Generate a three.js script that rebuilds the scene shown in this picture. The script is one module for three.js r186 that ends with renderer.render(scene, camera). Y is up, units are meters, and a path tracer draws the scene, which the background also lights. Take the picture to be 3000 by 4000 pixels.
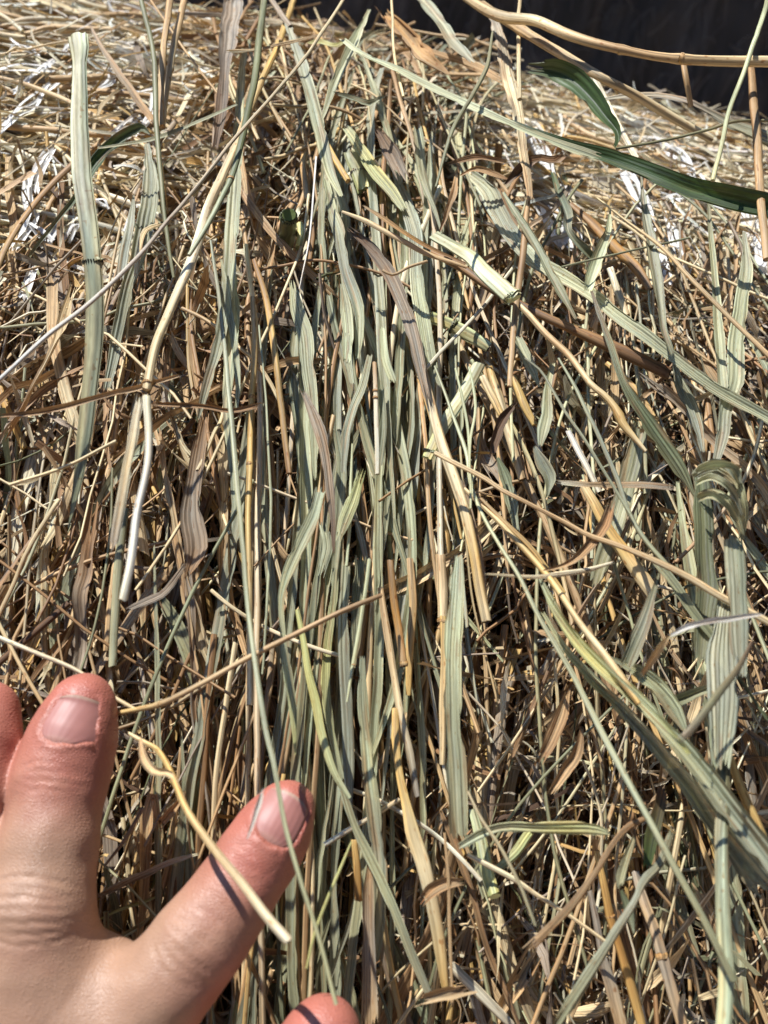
import * as THREE from 'three';
import { Sky } from 'three/addons/objects/Sky.js';
import { mergeGeometries } from 'three/addons/utils/BufferGeometryUtils.js';

// ---------- camera, sky, sun, exposure ----------
const V = (x, y, z) => new THREE.Vector3(x, y, z);
const scene = new THREE.Scene();
const R = 0.38, DIST = 0.63, PITCH = -20 * Math.PI / 180, FOV = 55;
const LIFT = 33.5 * Math.PI / 180;
const camera = new THREE.PerspectiveCamera(FOV, 0.75, 0.01, 20);
const EYE = V(0, DIST * Math.sin(LIFT), DIST * Math.cos(LIFT));
camera.position.copy(EYE);
camera.lookAt(EYE.x, EYE.y + Math.sin(PITCH), EYE.z - Math.cos(PITCH));
camera.rotateZ(11.5 * Math.PI / 180);
camera.updateMatrixWorld(true); camera.updateProjectionMatrix();
camera.focus = 0.255;
camera.userData.fStop = 18;
const SUN = V(-0.30, 0.87, 0.40).normalize().transformDirection(camera.matrixWorld);
const sky = new Sky(); sky.scale.setScalar(15); sky.name = 'sky'; sky.userData = { kind: 'structure' };
sky.material.uniforms.sunPosition.value.copy(SUN);
sky.material.uniforms.turbidity.value = 10; sky.material.uniforms.rayleigh.value = 0.35;
sky.material.uniforms.mieCoefficient.value = 0.004;
scene.add(sky);
scene.environmentIntensity = 0.1;
const sun = new THREE.DirectionalLight(new THREE.Color(1, 0.965, 0.9), 5);
sun.position.copy(SUN).multiplyScalar(3); sun.target.position.set(0, 0.2, 0.2);
sun.castShadow = true; sun.shadow.mapSize.set(4096, 4096);
Object.assign(sun.shadow.camera, { left: -0.7, right: 0.7, top: 0.7, bottom: -0.7, near: 0.5, far: 6 });
scene.add(sun, sun.target);
const renderer = new THREE.WebGLRenderer({ antialias: true });
renderer.setSize(768, 1024); renderer.shadowMap.enabled = true;
renderer.toneMapping = THREE.LinearToneMapping; renderer.toneMappingExposure = 1.36;

// ---------- helpers ----------
let seed = 12345;
const rnd = () => { seed |= 0; seed = seed + 0x6D2B79F5 | 0; let t = Math.imul(seed ^ seed >>> 15, 1 | seed); t = t + Math.imul(t ^ t >>> 7, 61 | t) ^ t; return ((t ^ t >>> 14) >>> 0) / 4294967296; };
const rr = (a, b) => a + (b - a) * rnd();
const gs = () => (rnd() + rnd() + rnd() + rnd() - 2) * 1.73;
const pick = a => a[Math.floor(rnd() * a.length)];
const clamp = (x, a, b) => Math.min(b, Math.max(a, x));
const mix = (a, b, t) => a + (b - a) * t;
const sstep = (a, b, x) => { const t = clamp((x - a) / (b - a), 0, 1); return t * t * (3 - 2 * t); };
const hash = (x, y, z) => { let h = Math.imul(x | 0, 374761393) ^ Math.imul(y | 0, 668265263) ^ Math.imul(z | 0, 2147483647 ^ 1274126177); h = Math.imul(h ^ h >>> 13, 1274126177); return ((h ^ h >>> 16) >>> 0) / 4294967296; };
const noise = (x, y = 0, z = 0) => {
  const i = Math.floor(x), j = Math.floor(y), k = Math.floor(z); let u = x - i, v = y - j, w = z - k;
  u = u * u * (3 - 2 * u); v = v * v * (3 - 2 * v); w = w * w * (3 - 2 * w);
  const f = (a, b, c) => hash(i + a, j + b, k + c);
  return mix(mix(mix(f(0, 0, 0), f(1, 0, 0), u), mix(f(0, 1, 0), f(1, 1, 0), u), v), mix(mix(f(0, 0, 1), f(1, 0, 1), u), mix(f(0, 1, 1), f(1, 1, 1), u), v), w);
};
const counts = {};
const numbered = n => { const c = counts[n] = (counts[n] ?? -1) + 1; return c ? n + '_' + String(c).padStart(3, '0') : n; };
const tag = (o, label, category, group, kind) => { o.userData.label = label; o.userData.category = category; if (group) o.userData.group = group; if (kind) o.userData.kind = kind; return o; };
function obj(name, geo, mat, parent) { const m = new THREE.Mesh(geo, mat); m.name = parent === scene ? numbered(name) : name; m.castShadow = m.receiveShadow = true; parent.add(m); return m; }

// where a point of the photograph (3000 x 4000 grid) meets a shell of the bale: a real point in the scene
const FPX = 2000 / Math.tan(FOV * Math.PI / 360);
function ray(sx, sy) { return V((sx - 1500) / FPX, (2000 - sy) / FPX, -1).normalize().transformDirection(camera.matrixWorld); }
function onShell(sx, sy, h) {            // h in metres above the bale's rounded surface
  const d = ray(sx, sy), a = d.y * d.y + d.z * d.z, b = EYE.y * d.y + EYE.z * d.z, rad = R + h;
  const c = EYE.y * EYE.y + EYE.z * EYE.z - rad * rad, q = b * b - a * c;
  const t = q > 0 ? (-b - Math.sqrt(q)) / a : -b / a;
  return EYE.clone().addScaledVector(d, t);
}
const radial = p => V(0, p.y, p.z).normalize();
function toPhoto(p) { const q = p.clone().applyMatrix4(camera.matrixWorldInverse); return [1500 + FPX * q.x / -q.z, 2000 - FPX * q.y / -q.z]; }
camera.matrixWorldInverse.copy(camera.matrixWorld).invert();

// ---------- colours (surface colours, not lit colours) and materials ----------
const COL = {};
for (const [k, v] of Object.entries({
  G: '#b6b695', GP: '#cdcea5', YG: '#d6d28c', GD: '#6d7350', DG: '#3f5a26', BG: '#acac96', GG: '#8e8e6e',
  S: '#e5d2a8', PS: '#f0e6ca', Y: '#d9b672', T: '#caab80', B: '#a07d56', DB: '#6a513a', P: '#a69a89', W: '#f3f0e9', O: '#b68849', K: '#23241b',
})) COL[k] = new THREE.Color(v);

function tex(w, h, f, srgb) {
  const d = new Uint8Array(w * h * 4);
  for (let y = 0; y < h; y++) for (let x = 0; x < w; x++) { const v = f(x / w, y / h, x, y), i = (y * w + x) * 4; for (let c = 0; c < 3; c++) d[i + c] = clamp(255 * (v.length ? v[c] : v), 0, 255); d[i + 3] = 255; }
  const t = new THREE.DataTexture(d, w, h); t.wrapS = t.wrapT = THREE.RepeatWrapping; t.magFilter = THREE.LinearFilter; t.minFilter = THREE.LinearMipmapLinearFilter; t.generateMipmaps = true;
  if (srgb) t.colorSpace = THREE.SRGBColorSpace; t.needsUpdate = true; return t;
}
const per = (x, y, px, py, s) => { // tiling value noise
  const i = Math.floor(x), j = Math.floor(y); let u = x - i, v = y - j; u = u * u * (3 - 2 * u); v = v * v * (3 - 2 * v);
  const f = (a, b) => hash((((i + a) % px) + px) % px, (((j + b) % py) + py) % py, s);
  return mix(mix(f(0, 0), f(1, 0), u), mix(f(0, 1), f(1, 1), u), v);
};
// leaf: parallel veins, u across one blade (0..1), v along
const veins = (u, v) => { const q = u * 13 + 0.3 * per(u * 5, v * 6, 5, 6, 3); const l = Math.abs((q % 1) - 0.5) * 2; return 0.14 * Math.pow(l, 1.5) + 0.5 * per(u * 8, v * 3, 8, 3, 15) + 0.36 * per(u * 28, v * 4, 28, 4, 5); };
const leafMap = tex(256, 512, (u, v) => {
  const a = veins(u, v), b = per(u * 6, v * 10, 6, 10, 7), c = per(u * 64, v * 40, 64, 40, 9), sp = per(u * 24, v * 60, 24, 60, 11);
  let k = 0.52 + 0.68 * a + 0.12 * (b - 0.5) + 0.12 * (c - 0.5); const br = sstep(0.86, 0.95, sp) * 0.5;
  return [k * (1 - 0.25 * br), k * (1 - 0.45 * br), k * (0.97 - 0.6 * br)];
}, true);
const leafBump = tex(256, 512, (u, v) => 0.75 * veins(u, v) + 0.25 * per(u * 50, v * 90, 50, 90, 13));
const strawF = (u, v) => 0.45 * per(u * 11, v * 2, 11, 2, 20) + 0.4 * per(u * 30, v * 4, 30, 4, 21) + 0.15 * per(u * 90, v * 40, 90, 40, 23);
const strawMap = tex(256, 512, (u, v) => {
  const a = strawF(u, v), b = per(u * 3, v * 9, 3, 9, 24), s = per(u * 20, v * 34, 20, 34, 25), k = 0.5 + 0.78 * a + 0.16 * (b - 0.5), st = sstep(0.8, 0.95, s) * 0.55;
  return [k * (1 - 0.3 * st), k * (0.98 - 0.5 * st), k * (0.95 - 0.65 * st)];
}, true);
const strawBump = tex(256, 512, strawF);
const leafMat = new THREE.MeshPhysicalMaterial({ color: 0xffffff, vertexColors: true, map: leafMap, bumpMap: leafBump, bumpScale: 0.00007, roughness: 0.62, transmission: 0.22, thickness: 0, side: THREE.DoubleSide });
const greenMat = new THREE.MeshPhysicalMaterial({ color: 0xffffff, vertexColors: true, map: leafMap, bumpMap: leafBump, bumpScale: 0.00007, roughness: 0.55, transmission: 0.25, thickness: 0, side: THREE.DoubleSide });
const dryMat = new THREE.MeshPhysicalMaterial({ color: 0xffffff, vertexColors: true, map: strawMap, bumpMap: strawBump, bumpScale: 0.00008, roughness: 0.8, transmission: 0.18, thickness: 0, side: THREE.DoubleSide });
const strawMat = new THREE.MeshStandardMaterial({ color: 0xffffff, vertexColors: true, map: strawMap, bumpMap: strawBump, bumpScale: 0.00005, roughness: 0.6, side: THREE.DoubleSide });
const stalkMat = new THREE.MeshStandardMaterial({ color: 0xffffff, vertexColors: true, map: leafMap, bumpMap: leafBump, bumpScale: 0.00005, roughness: 0.55, side: THREE.DoubleSide });

// ---------- strand builders ----------
function sample(list, t) { const q = clamp(t, 0, 1) * (list.length - 1), i = Math.min(list.length - 2, Math.floor(q)); return list.length < 2 ? list[0] : mix(list[i], list[i + 1], q - i); }
const LEAN = V(0, 0.5, 0.85).normalize();
function frames(pts, tw0, tw1, sd) {
  const curve = new THREE.CatmullRomCurve3(pts, false, 'centripetal'); const len = curve.getLength();
  const n = clamp(Math.round(len / 0.0022), 10, 110), out = []; curve.arcLengthDivisions = 300;
  const P = curve.getSpacedPoints(n), us = [];
  for (let i = 0; i <= n; i++) us.push(curve.getUtoTmapping(i / n));
  for (let i = 0; i <= n; i++) { const s = i / n * len; P[i].add(V(noise(s * 60, sd, 1) - 0.5 + 0.35 * (noise(s * 190, sd, 2) - 0.5), 0, 0).multiplyScalar(0.00042)).addScaledVector(LEAN, 0.0005 * (noise(s * 90, sd, 3) - 0.5)); }
  for (let i = 0; i <= n; i++) {
    const T = P[Math.min(n, i + 1)].clone().sub(P[Math.max(0, i - 1)]).normalize();
    const N0 = radial(P[i]).lerp(LEAN, 0.5).normalize(); let N = N0.addScaledVector(T, -N0.dot(T));
    if (N.length() < 0.15) N = out.length ? out[i - 1].N.clone() : V(1, 0, 0); N.addScaledVector(T, -N.dot(T)).normalize();
    const tw = mix(tw0, tw1, i / n) + (noise(i / n * 5, sd, 3) - 0.5) * 0.5;
    N.applyAxisAngle(T, tw);
    out.push({ p: P[i], T, N, B: T.clone().cross(N), t: us[i], s: i / n * len });
  }
  out.len = len; return out;
}
function grid(rows, m, pos, col, uv, closed) {
  const idx = [];
  for (let i = 0; i < rows - 1; i++) for (let j = 0; j < m - 1; j++) { const a = i * m + j, b = a + m; idx.push(a, b, a + 1, b, b + 1, a + 1); }
  const g = new THREE.BufferGeometry();
  g.setAttribute('position', new THREE.Float32BufferAttribute(pos, 3)); g.setAttribute('color', new THREE.Float32BufferAttribute(col, 3)); g.setAttribute('uv', new THREE.Float32BufferAttribute(uv, 2));
  g.setIndex(idx); g.computeVertexNormals();
  if (closed) { const nn = g.attributes.normal; for (let i = 0; i < rows; i++) { const a = i * m, b = a + m - 1, v = V(nn.getX(a) + nn.getX(b), nn.getY(a) + nn.getY(b), nn.getZ(a) + nn.getZ(b)).normalize(); nn.setXYZ(a, v.x, v.y, v.z); nn.setXYZ(b, v.x, v.y, v.z); } }
  return g;
}
const _c = new THREE.Color();
function tint(cols, t, s, q, sd, vary, spot = 0) { // colour along a strand: blotches and side-to-side streaks of the material; on horsetails also painted shadow
  const n = cols.length - 1, f = clamp(t, 0, 1) * n, i = Math.min(Math.max(0, n - 1), Math.floor(f));
  _c.copy(cols[i]); if (n) _c.lerp(cols[i + 1], f - i); if (spot) _c.lerp(COL.B, spot * sstep(0.66, 0.84, noise(s * 130 + sd, q * 2.2, sd + 3)));
  const a = noise(s * 90, q * 1.6 + sd, sd), b = noise(s * 22, q * 5 + sd * 3, sd + 9), k = 1 + vary * (1.1 * (a - 0.5) + 0.9 * (b - 0.5));
  const y = vary * 0.5 * (noise(s * 45, q * 2, sd + 31) - 0.5);
  return [clamp(_c.r * k * (1 + y), 0, 0.9), clamp(_c.g * k, 0, 0.9), clamp(_c.b * k * (1 - y), 0, 0.9)];
}
// flat or folded blade; w(t) in metres
function bladeGeo(pts, w, cols, o = {}) {
  const sd = o.sd ?? rnd() * 100, fr = frames(pts, o.tw0 ?? 0, o.tw1 ?? 0, sd), m = o.m ?? 25, pos = [], col = [], uv = [];
  const fold = o.fold ?? 0.12, curl = o.curl ?? 0, rib = o.rib ?? 0.016, nr = o.nr ?? 3 + Math.floor(hash(sd * 37, 5, 1) * 5), jag = o.jag ?? 0.5, wob = o.wob ?? 0.1, last = fr.length - 1;
  for (let i = 0; i <= last; i++) {
    const f = fr[i], W = w(f.t) * (1 + wob * 2 * (noise(f.s * 60, sd) - 0.5));
    for (let j = 0; j < m; j++) {
      const q = j / (m - 1) * 2 - 1, e = q * W / 2 * (Math.abs(q) > 0.8 ? 1 - 0.3 * sstep(0.62, 0.85, noise(f.s * 260, sd + (q > 0 ? 50 : 0), 6)) * (o.rag ?? 1) : 1);
      const fo = fold * (0.6 + 0.8 * noise(f.s * 35, sd + 5)), cu = curl + 0.25 * (noise(f.s * 30, sd + 8) - 0.5);
      let z = W * (fo * Math.abs(q) - fo * 0.5 + cu * (q * q - 0.4)) + rib * W * Math.cos(q * nr * Math.PI + 1.5 * noise(q * 3 + sd, f.s * 12)) + W * wob * 0.9 * (noise(f.s * 110, q * 1.4 + sd, sd) - 0.5);
      const p = f.p.clone().addScaledVector(f.B, e + W * wob * 0.4 * (noise(f.s * 150, sd + q * 0.2, 4) - 0.5)).addScaledVector(f.N, z);
      if (i === 0 || i === last) p.addScaledVector(f.T, (i ? 1 : -1) * jag * W * (noise(q * 7 + sd, i, 7) - 0.5) * 1.8);
      pos.push(p.x, p.y, p.z); col.push(...tint(cols, f.t, f.s, q, sd, o.vary ?? 0.45, o.spot ?? 0.55)); uv.push((q * 0.5 + 0.5) * (o.uvw ?? 1) + sd, f.s / 0.07 + sd);
    }
  }
  return grid(fr.length, m, pos, col, uv);
}
// round or flattened stalk, open hollow ends
function stalkGeo(pts, w, cols, o = {}) {
  const sd = o.sd ?? rnd() * 100, fr = frames(pts, o.tw0 ?? 0, o.tw1 ?? 0.4, sd), m = o.m ?? 15, pos = [], col = [], uv = [], flat = o.flat ?? 0.85, gro = o.groove ?? 0.05, ng = o.ng ?? 6;
  const L = fr.length - 1, rows = []; rows.push([0, 0.1, 0.6], [0, 0.72, 0.5], [0, 1, 0]); for (let i = 1; i < L; i++) rows.push([i, 1, 0]); rows.push([L, 1, 0], [L, 0.72, -0.5], [L, 0.1, -0.6]);
  rows.forEach(([i, k, push]) => {
    const f = fr[i]; let W = w(f.t) / 2; const bulge = (o.nodes ?? []).reduce((a, n) => a + 0.22 * Math.exp(-Math.pow((f.t - n) * fr.len / (W * 1.1 + 1e-6), 2)), 0);
    W *= 1 + bulge + 0.12 * (noise(f.s * 70, sd) - 0.5);
    for (let j = 0; j < m; j++) {
      const a = j / (m - 1) * Math.PI * 2, g = 1 + gro * Math.cos(a * ng + sd), e = Math.cos(a) * W * g * k, z = Math.sin(a) * W * g * flat * k;
      const p = f.p.clone().addScaledVector(f.B, e).addScaledVector(f.N, z).addScaledVector(f.T, push * W + ((i === 0 || i === L) && k === 1 ? (i ? 1 : -1) * W * 0.7 * (noise(Math.cos(a) * 1.5 + sd, Math.sin(a) * 1.5, i) - 0.5) : 0));
      pos.push(p.x, p.y, p.z); col.push(...tint(cols, f.t, f.s, Math.cos(a), sd, o.vary ?? 0.45, o.spot ?? 0.15)); uv.push(j / (m - 1) * (o.uvw ?? 1) + sd, f.s / 0.07 + sd);
    }
  });
  return grid(rows.length, m, pos, col, uv, true);
}
function ringAt(pts, t, w, len, cols, o = {}) { // short swollen collar round a stalk
  const curve = new THREE.CatmullRomCurve3(pts, false, 'centripetal'), L = curve.getLength(), d = Math.min(0.45, len / L);
  const a = clamp(t - d / 2, 0, 1 - d), P = [0, 0.33, 0.66, 1].map(k => curve.getPoint(a + d * k));
  return stalkGeo(P, u => w * (1.04 + 0.16 * Math.sin(Math.PI * u)), cols, { groove: 0.04, vary: 0.5, ...o });
}

// ---------- ground, dark wall behind, bale ----------
{
  const soil = tex(256, 256, (u, v) => { const k = 0.32 + 0.3 * per(u * 9, v * 9, 9, 9, 61) + 0.3 * per(u * 60, v * 60, 60, 60, 62); return [k, k * 0.86, k * 0.68]; }, true); soil.repeat.set(8, 8);
  const g = new THREE.PlaneGeometry(8, 8, 60, 60); g.rotateX(-Math.PI / 2); const p = g.attributes.position;
  for (let i = 0; i < p.count; i++) p.setY(i, -R - 0.004 + 0.02 * (noise(p.getX(i) * 5, p.getZ(i) * 5) - 0.5)); g.computeVertexNormals();
  const ground = obj('ground', g, new THREE.MeshStandardMaterial({ map: soil, roughness: 1 }), scene); tag(ground, 'bare brown earth under the hay bale', 'ground', null, 'structure');
  // dark fleecy wall: upright wavy ribs
  const wg = new THREE.PlaneGeometry(2.6, 1.7, 420, 120), q = wg.attributes.position;
  for (let i = 0; i < q.count; i++) { const x = q.getX(i), y = q.getY(i), wv = x + 0.03 * noise(y * 6, x * 3) + 0.012 * noise(y * 22, x * 9); q.setZ(i, 0.003 * (noise(y * 3, x * 4, 8)) * Math.sin(wv * 6.283 / 0.03 + 5 * noise(x * 9, y * 4, 2)) + 0.02 * noise(x * 11, y * 5) + 0.016 * noise(x * 40, y * 16) + 0.008 * noise(x * 110, y * 50) + 0.004 * noise(x * 70, y * 40)); }
  wg.computeVertexNormals(); wg.translate(0, 0.45, -0.62);
  const wt = tex(256, 256, (u, v) => { const k = 0.29 + 0.22 * per(u * 80, v * 14, 80, 14, 71) * per(u * 20, v * 9, 20, 9, 72); return [k, k * 0.93, k * 0.87]; }, true); wt.repeat.set(5, 4);
  const wall = obj('back_wall', wg, new THREE.MeshStandardMaterial({ map: wt, roughness: 0.95, side: THREE.DoubleSide }), scene); tag(wall, 'dark ribbed fleecy wall in deep shade in the background behind the bale', 'wall', null, 'structure');
  const fg = new THREE.TubeGeometry(new THREE.QuadraticBezierCurve3(V(0, 0, 0), V(0.004, 0.012, 0.004), V(-0.002, 0.026, 0.001)), 6, 0.00024, 3);
  const fuzz = new THREE.InstancedMesh(fg, new THREE.MeshStandardMaterial({ color: 0xffffff, roughness: 0.8 }), 9000); fuzz.name = 'wall_fuzz'; fuzz.userData.kind = 'stuff';
  const M = new THREE.Matrix4(), c = new THREE.Color();
  for (let i = 0; i < 9000; i++) { M.compose(V(rr(-0.7, 0.9), rr(0.05, 0.75), rr(-0.606, -0.574)), new THREE.Quaternion().setFromEuler(new THREE.Euler(rr(-0.4, 0.4), rr(0, 6), gs() * 0.55)), V(1, rr(0.5, 1.3), 1).multiplyScalar(rr(0.7, 1.4))); fuzz.setMatrixAt(i, M); const k = rr(0.1, 0.45); fuzz.setColorAt(i, c.setRGB(k, k * 0.93, k * 0.88)); }
  wall.add(fuzz);
}
{ // eave slab added out of view to keep the sun off the wall
  const g = new THREE.BoxGeometry(3.2, 0.05, 0.44); g.translate(0, 0.86, -0.66); const blocker = obj('added_sun_blocker', g, new THREE.MeshStandardMaterial({ color: '#5b4a3a', roughness: 0.9 }), scene); tag(blocker, 'added unseen eave shading the dark wall behind the bale', 'sun_blocker', null, 'structure');
}
// hollows between the clumps of hay, seen as deep gaps
const HOLES = [[865, 900, 80, 430], [1120, 1400, 140, 240], [625, 2010, 120, 270], [635, 760, 60, 230], [590, 900, 40, 260], [930, 1550, 40, 200], [1010, 1160, 60, 220], [250, 1800, 130, 300], [560, 1250, 40, 240], [1250, 1950, 160, 180], [820, 1560, 60, 260], [1180, 1000, 70, 130]];
const hollow = p => { const [x, y] = toPhoto(p); let k = 0; for (const [cx, cy, rx, ry] of HOLES) k = Math.max(k, sstep(1.1, 0.5, Math.hypot((x / 1.8083 - cx) / rx, (y / 1.8083 - cy) / ry))); return k; };
const bale = new THREE.Group(); bale.name = 'hay_bale'; scene.add(bale); tag(bale, 'rounded hay bale of matted dry straw with white net wrap', 'hay bale');
{
  const HALF = 0.62, rows = 150, m = 190, pos = [], col = [], uv = [];
  for (let i = 0; i < rows; i++) for (let j = 0; j < m; j++) {
    const x = mix(-HALF, HALF, i / (rows - 1)), a = j / (m - 1) * Math.PI * 2, cy = Math.cos(a), sz = Math.sin(a), e = sstep(0, 0.06, HALF - Math.abs(x));
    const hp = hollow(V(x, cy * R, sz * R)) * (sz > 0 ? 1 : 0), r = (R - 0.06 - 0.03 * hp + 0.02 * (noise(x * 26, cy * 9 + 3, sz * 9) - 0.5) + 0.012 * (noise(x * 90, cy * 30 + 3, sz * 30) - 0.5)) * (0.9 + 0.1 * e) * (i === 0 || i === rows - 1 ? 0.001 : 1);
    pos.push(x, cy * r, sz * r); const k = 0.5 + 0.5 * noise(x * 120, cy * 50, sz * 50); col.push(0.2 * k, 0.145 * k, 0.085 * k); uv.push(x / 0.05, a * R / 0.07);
  }
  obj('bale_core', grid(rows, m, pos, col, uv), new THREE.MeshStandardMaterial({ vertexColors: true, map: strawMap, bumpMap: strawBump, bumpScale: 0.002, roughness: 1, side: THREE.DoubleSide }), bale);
}
// loose hay mat, too fine to count: bent bits strewn in layers over the rounded surface
function bitGeo(len, w, bow, twist, tube, sd) {
  const n = 8, P = []; for (let i = 0; i <= n; i++) { const t = i / n - 0.5; P.push(V(bow * len * (t * t) + 0.03 * len * (noise(t * 6 + sd, 1) - 0.5), t * len, -len * len * t * t / 2 / R + 0.05 * len * (noise(t * 5 + sd, 4) - 0.5))); }
  const m = tube ? 7 : 4, pos = [], col = [], uv = [];
  for (let i = 0; i <= n; i++) {
    const t = i / n, T = P[Math.min(n, i + 1)].clone().sub(P[Math.max(0, i - 1)]).normalize(), N = V(0, 0, 1).addScaledVector(T, -T.z).normalize().applyAxisAngle(T, twist * (t - 0.5)), B = T.clone().cross(N);
    for (let j = 0; j < m; j++) {
      let e, z; if (tube) { const a = j / (m - 1) * 6.283; e = Math.cos(a) * w / 2; z = Math.sin(a) * w * 0.4; } else { const q = j / (m - 1) * 2 - 1, W = w * (1 - 0.6 * Math.pow(Math.abs(t - 0.4), 2)) * (0.8 + 0.4 * noise(t * 4 + sd, 2)); e = q * W / 2; z = W * 0.3 * Math.abs(q) * noise(t * 3, sd); }
      const p = P[i].clone().addScaledVector(B, e).addScaledVector(N, z); pos.push(p.x, p.y, p.z);
      const k = 0.85 + 0.3 * noise(t * 7 + sd, j * 0.9); col.push(k, k, k); uv.push(j / (m - 1) + sd, t * len / 0.07 + sd);
    }
  }
  return grid(n + 1, m, pos, col, uv, tube);
}
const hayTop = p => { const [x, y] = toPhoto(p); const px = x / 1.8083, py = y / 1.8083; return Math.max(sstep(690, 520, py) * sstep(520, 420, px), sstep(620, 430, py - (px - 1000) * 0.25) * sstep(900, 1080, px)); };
const green = x => clamp(0.06 + 0.45 * Math.exp(-Math.pow((x + 0.014) / 0.024, 2)), 0, 1);
const mixT = ['S', 'PS', 'PS', 'W', 'S', 'PS', 'W', 'Y', 'W', 'P', 'S', 'T', 'PS'], mixB = ['T', 'T', 'S', 'B', 'T', 'P', 'B', 'Y', 'DB', 'PS', 'B'], mixG = ['G', 'GG', 'BG', 'GP', 'GD'];  // paler top hay, browner lower hay; light falloff is partly painted in these mixes
const spots = [];
{
  const place = (x, phi, h, ang, tilt, roll, s, sy) => { const n = V(0, Math.sin(phi), Math.cos(phi)), t = V(0, Math.cos(phi), -Math.sin(phi)), p = V(x, 0, 0).addScaledVector(n, R + h);
    const up = t.clone().multiplyScalar(Math.cos(ang)).addScaledVector(V(1, 0, 0), Math.sin(ang)).addScaledVector(n, tilt).normalize(), nn = n.clone().addScaledVector(up, -n.dot(up)).normalize().applyAxisAngle(up, roll), rt = up.clone().cross(nn);
    return new THREE.Matrix4().makeBasis(rt.multiplyScalar(s), up.multiplyScalar(sy), nn.multiplyScalar(s)).setPosition(p); };
  const lists = { ff: [], kf: [], sf: [], st: [], lf: [], lt: [], cf: [] };
  const D = Math.PI / 180;
  const where = () => { const x = gs() * 0.07 + rr(-0.17, 0.17), phi = rr(-14, 128) * D; return [clamp(x, -0.4, 0.4), phi]; };
  const at = (x, phi, h = 0) => V(x, Math.sin(phi) * (R + h), Math.cos(phi) * (R + h));
  // short chopped bits everywhere
  for (let i = 0; i < 64000; i++) {
    const [x, phi] = where(), top = hayTop(at(x, phi)), isT = rnd() < top; if (rnd() < 0.97 * hollow(at(x, phi))) continue; const mid = x > -0.045 && x < 0.02, h = isT ? rr(-0.024, 0.004) : rr(-0.05, 0.002) - 0.004 * rnd();
    const ang = isT ? (rnd() < 0.72 ? Math.PI / 2 + gs() * 0.32 : rr(0, 3.14)) : (rnd() < (mid ? 0.93 : 0.6) ? gs() * (mid ? 0.2 : 0.4) - 0.15 : rr(0, 3.14));
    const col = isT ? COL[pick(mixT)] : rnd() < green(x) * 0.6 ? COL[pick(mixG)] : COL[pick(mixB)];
    lists[rnd() < 0.6 ? 'sf' : 'st'].push([place(x, phi, h, ang, gs() * (isT ? 0.09 : 0.16), gs() * 0.8, isT ? rr(0.5, 1.2) : rr(0.3, 0.85), isT ? rr(0.45, 1.3) : rr(0.5, 1.5)), col]);
  }
  // long hanging strands under the loose ones
  for (let i = 0; i < 14500; i++) {
    const [x, phi] = where(), top = hayTop(at(x, phi)); if (rnd() < top * 0.97 || rnd() < 0.95 * hollow(at(x, phi))) continue;
    const ang = gs() * 0.17 - 0.13 - (x > 0.02 ? 2.2 * (x - 0.02) * rnd() : 0) + (x < -0.06 ? gs() * 0.25 : 0), g = rnd() < green(x);
    if ([-0.045, -0.022, 0.022, 0.045].some(u => rnd() < 0.7 * hollow(at(x + Math.sin(ang) * u, phi + Math.cos(ang) * u / R)))) continue;
    lists[rnd() < (g ? 0.85 : 0.45) ? 'lf' : 'lt'].push([place(x, phi, rr(-0.045, 0.007), ang, gs() * 0.05, gs() * 0.7, rr(0.55, 1.25), rr(0.6, 1.25)), g ? COL[pick(mixG)] : COL[pick(mixB)]]);
  }
  // loose short bits caught on top of the hanging hay
  for (let i = 0; i < 2000; i++) { const [x, phi] = where(), top = hayTop(at(x, phi)); if (rnd() < top || (x > -0.045 && x < 0.02 && rnd() < 0.7)) continue; const g = rnd() < 0.12;
    lists[rnd() < 0.55 ? 'sf' : 'st'].push([place(x, phi, rr(0, 0.016), rnd() < 0.45 ? gs() * 0.5 : rr(0, 3.14), gs() * 0.25, gs() * 1.2, rr(0.3, 0.8), rr(0.35, 1.1)), COL[pick(g ? mixG : ['S', 'T', 'PS', 'B', 'T', 'P', 'S'])]]); }
  // crinkled torn leaf bits
  for (let i = 0; i < 17000; i++) { const [x, phi] = where(), top = hayTop(at(x, phi)); if (rnd() < top * 0.95 || rnd() < 0.93 * hollow(at(x, phi)) || (x > -0.045 && x < 0.01 && rnd() < 0.7)) continue; lists.kf.push([place(x, phi, rr(-0.028, Math.abs(x + 0.005) > 0.035 ? 0.015 : 0.006), rr(0, 6.28), gs() * 0.3, rr(0, 6), rr(0.3, 1), rr(0.4, 1.3)), COL[pick(rnd() < 0.08 ? mixG : ['S', 'T', 'B', 'P', 'T', 'PS', 'S', 'T'])]]); }
  // hair-fine broken straws caught on top
  for (let i = 0; i < 5200; i++) { const [x, phi] = where(), top = hayTop(at(x, phi)); if (rnd() < top * 0.92 || rnd() < 0.6 * hollow(at(x, phi))) continue; lists.ff.push([place(x, phi, rr(-0.01, 0.017), rnd() < 0.6 ? gs() * 0.45 - 0.1 : rr(0, 3.14), gs() * 0.12, rr(0, 6), rr(0.6, 1.3), rr(0.4, 1.4)), COL[pick(rnd() < 0.15 ? mixG : ['S', 'T', 'PS', 'S', 'P', 'T', 'B'])]]); }
  // fine chaff
  for (let i = 0; i < 22000; i++) { const [x, phi] = where(), top = hayTop(at(x, phi)); lists.cf.push([place(x, phi, rr(-0.02, 0.014), rr(0, 3.14), gs() * 0.3, rr(0, 3), rr(0.5, 1.3), rr(0.4, 1.6)), COL[pick(rnd() < top ? mixT : mixB)]]); }
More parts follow.
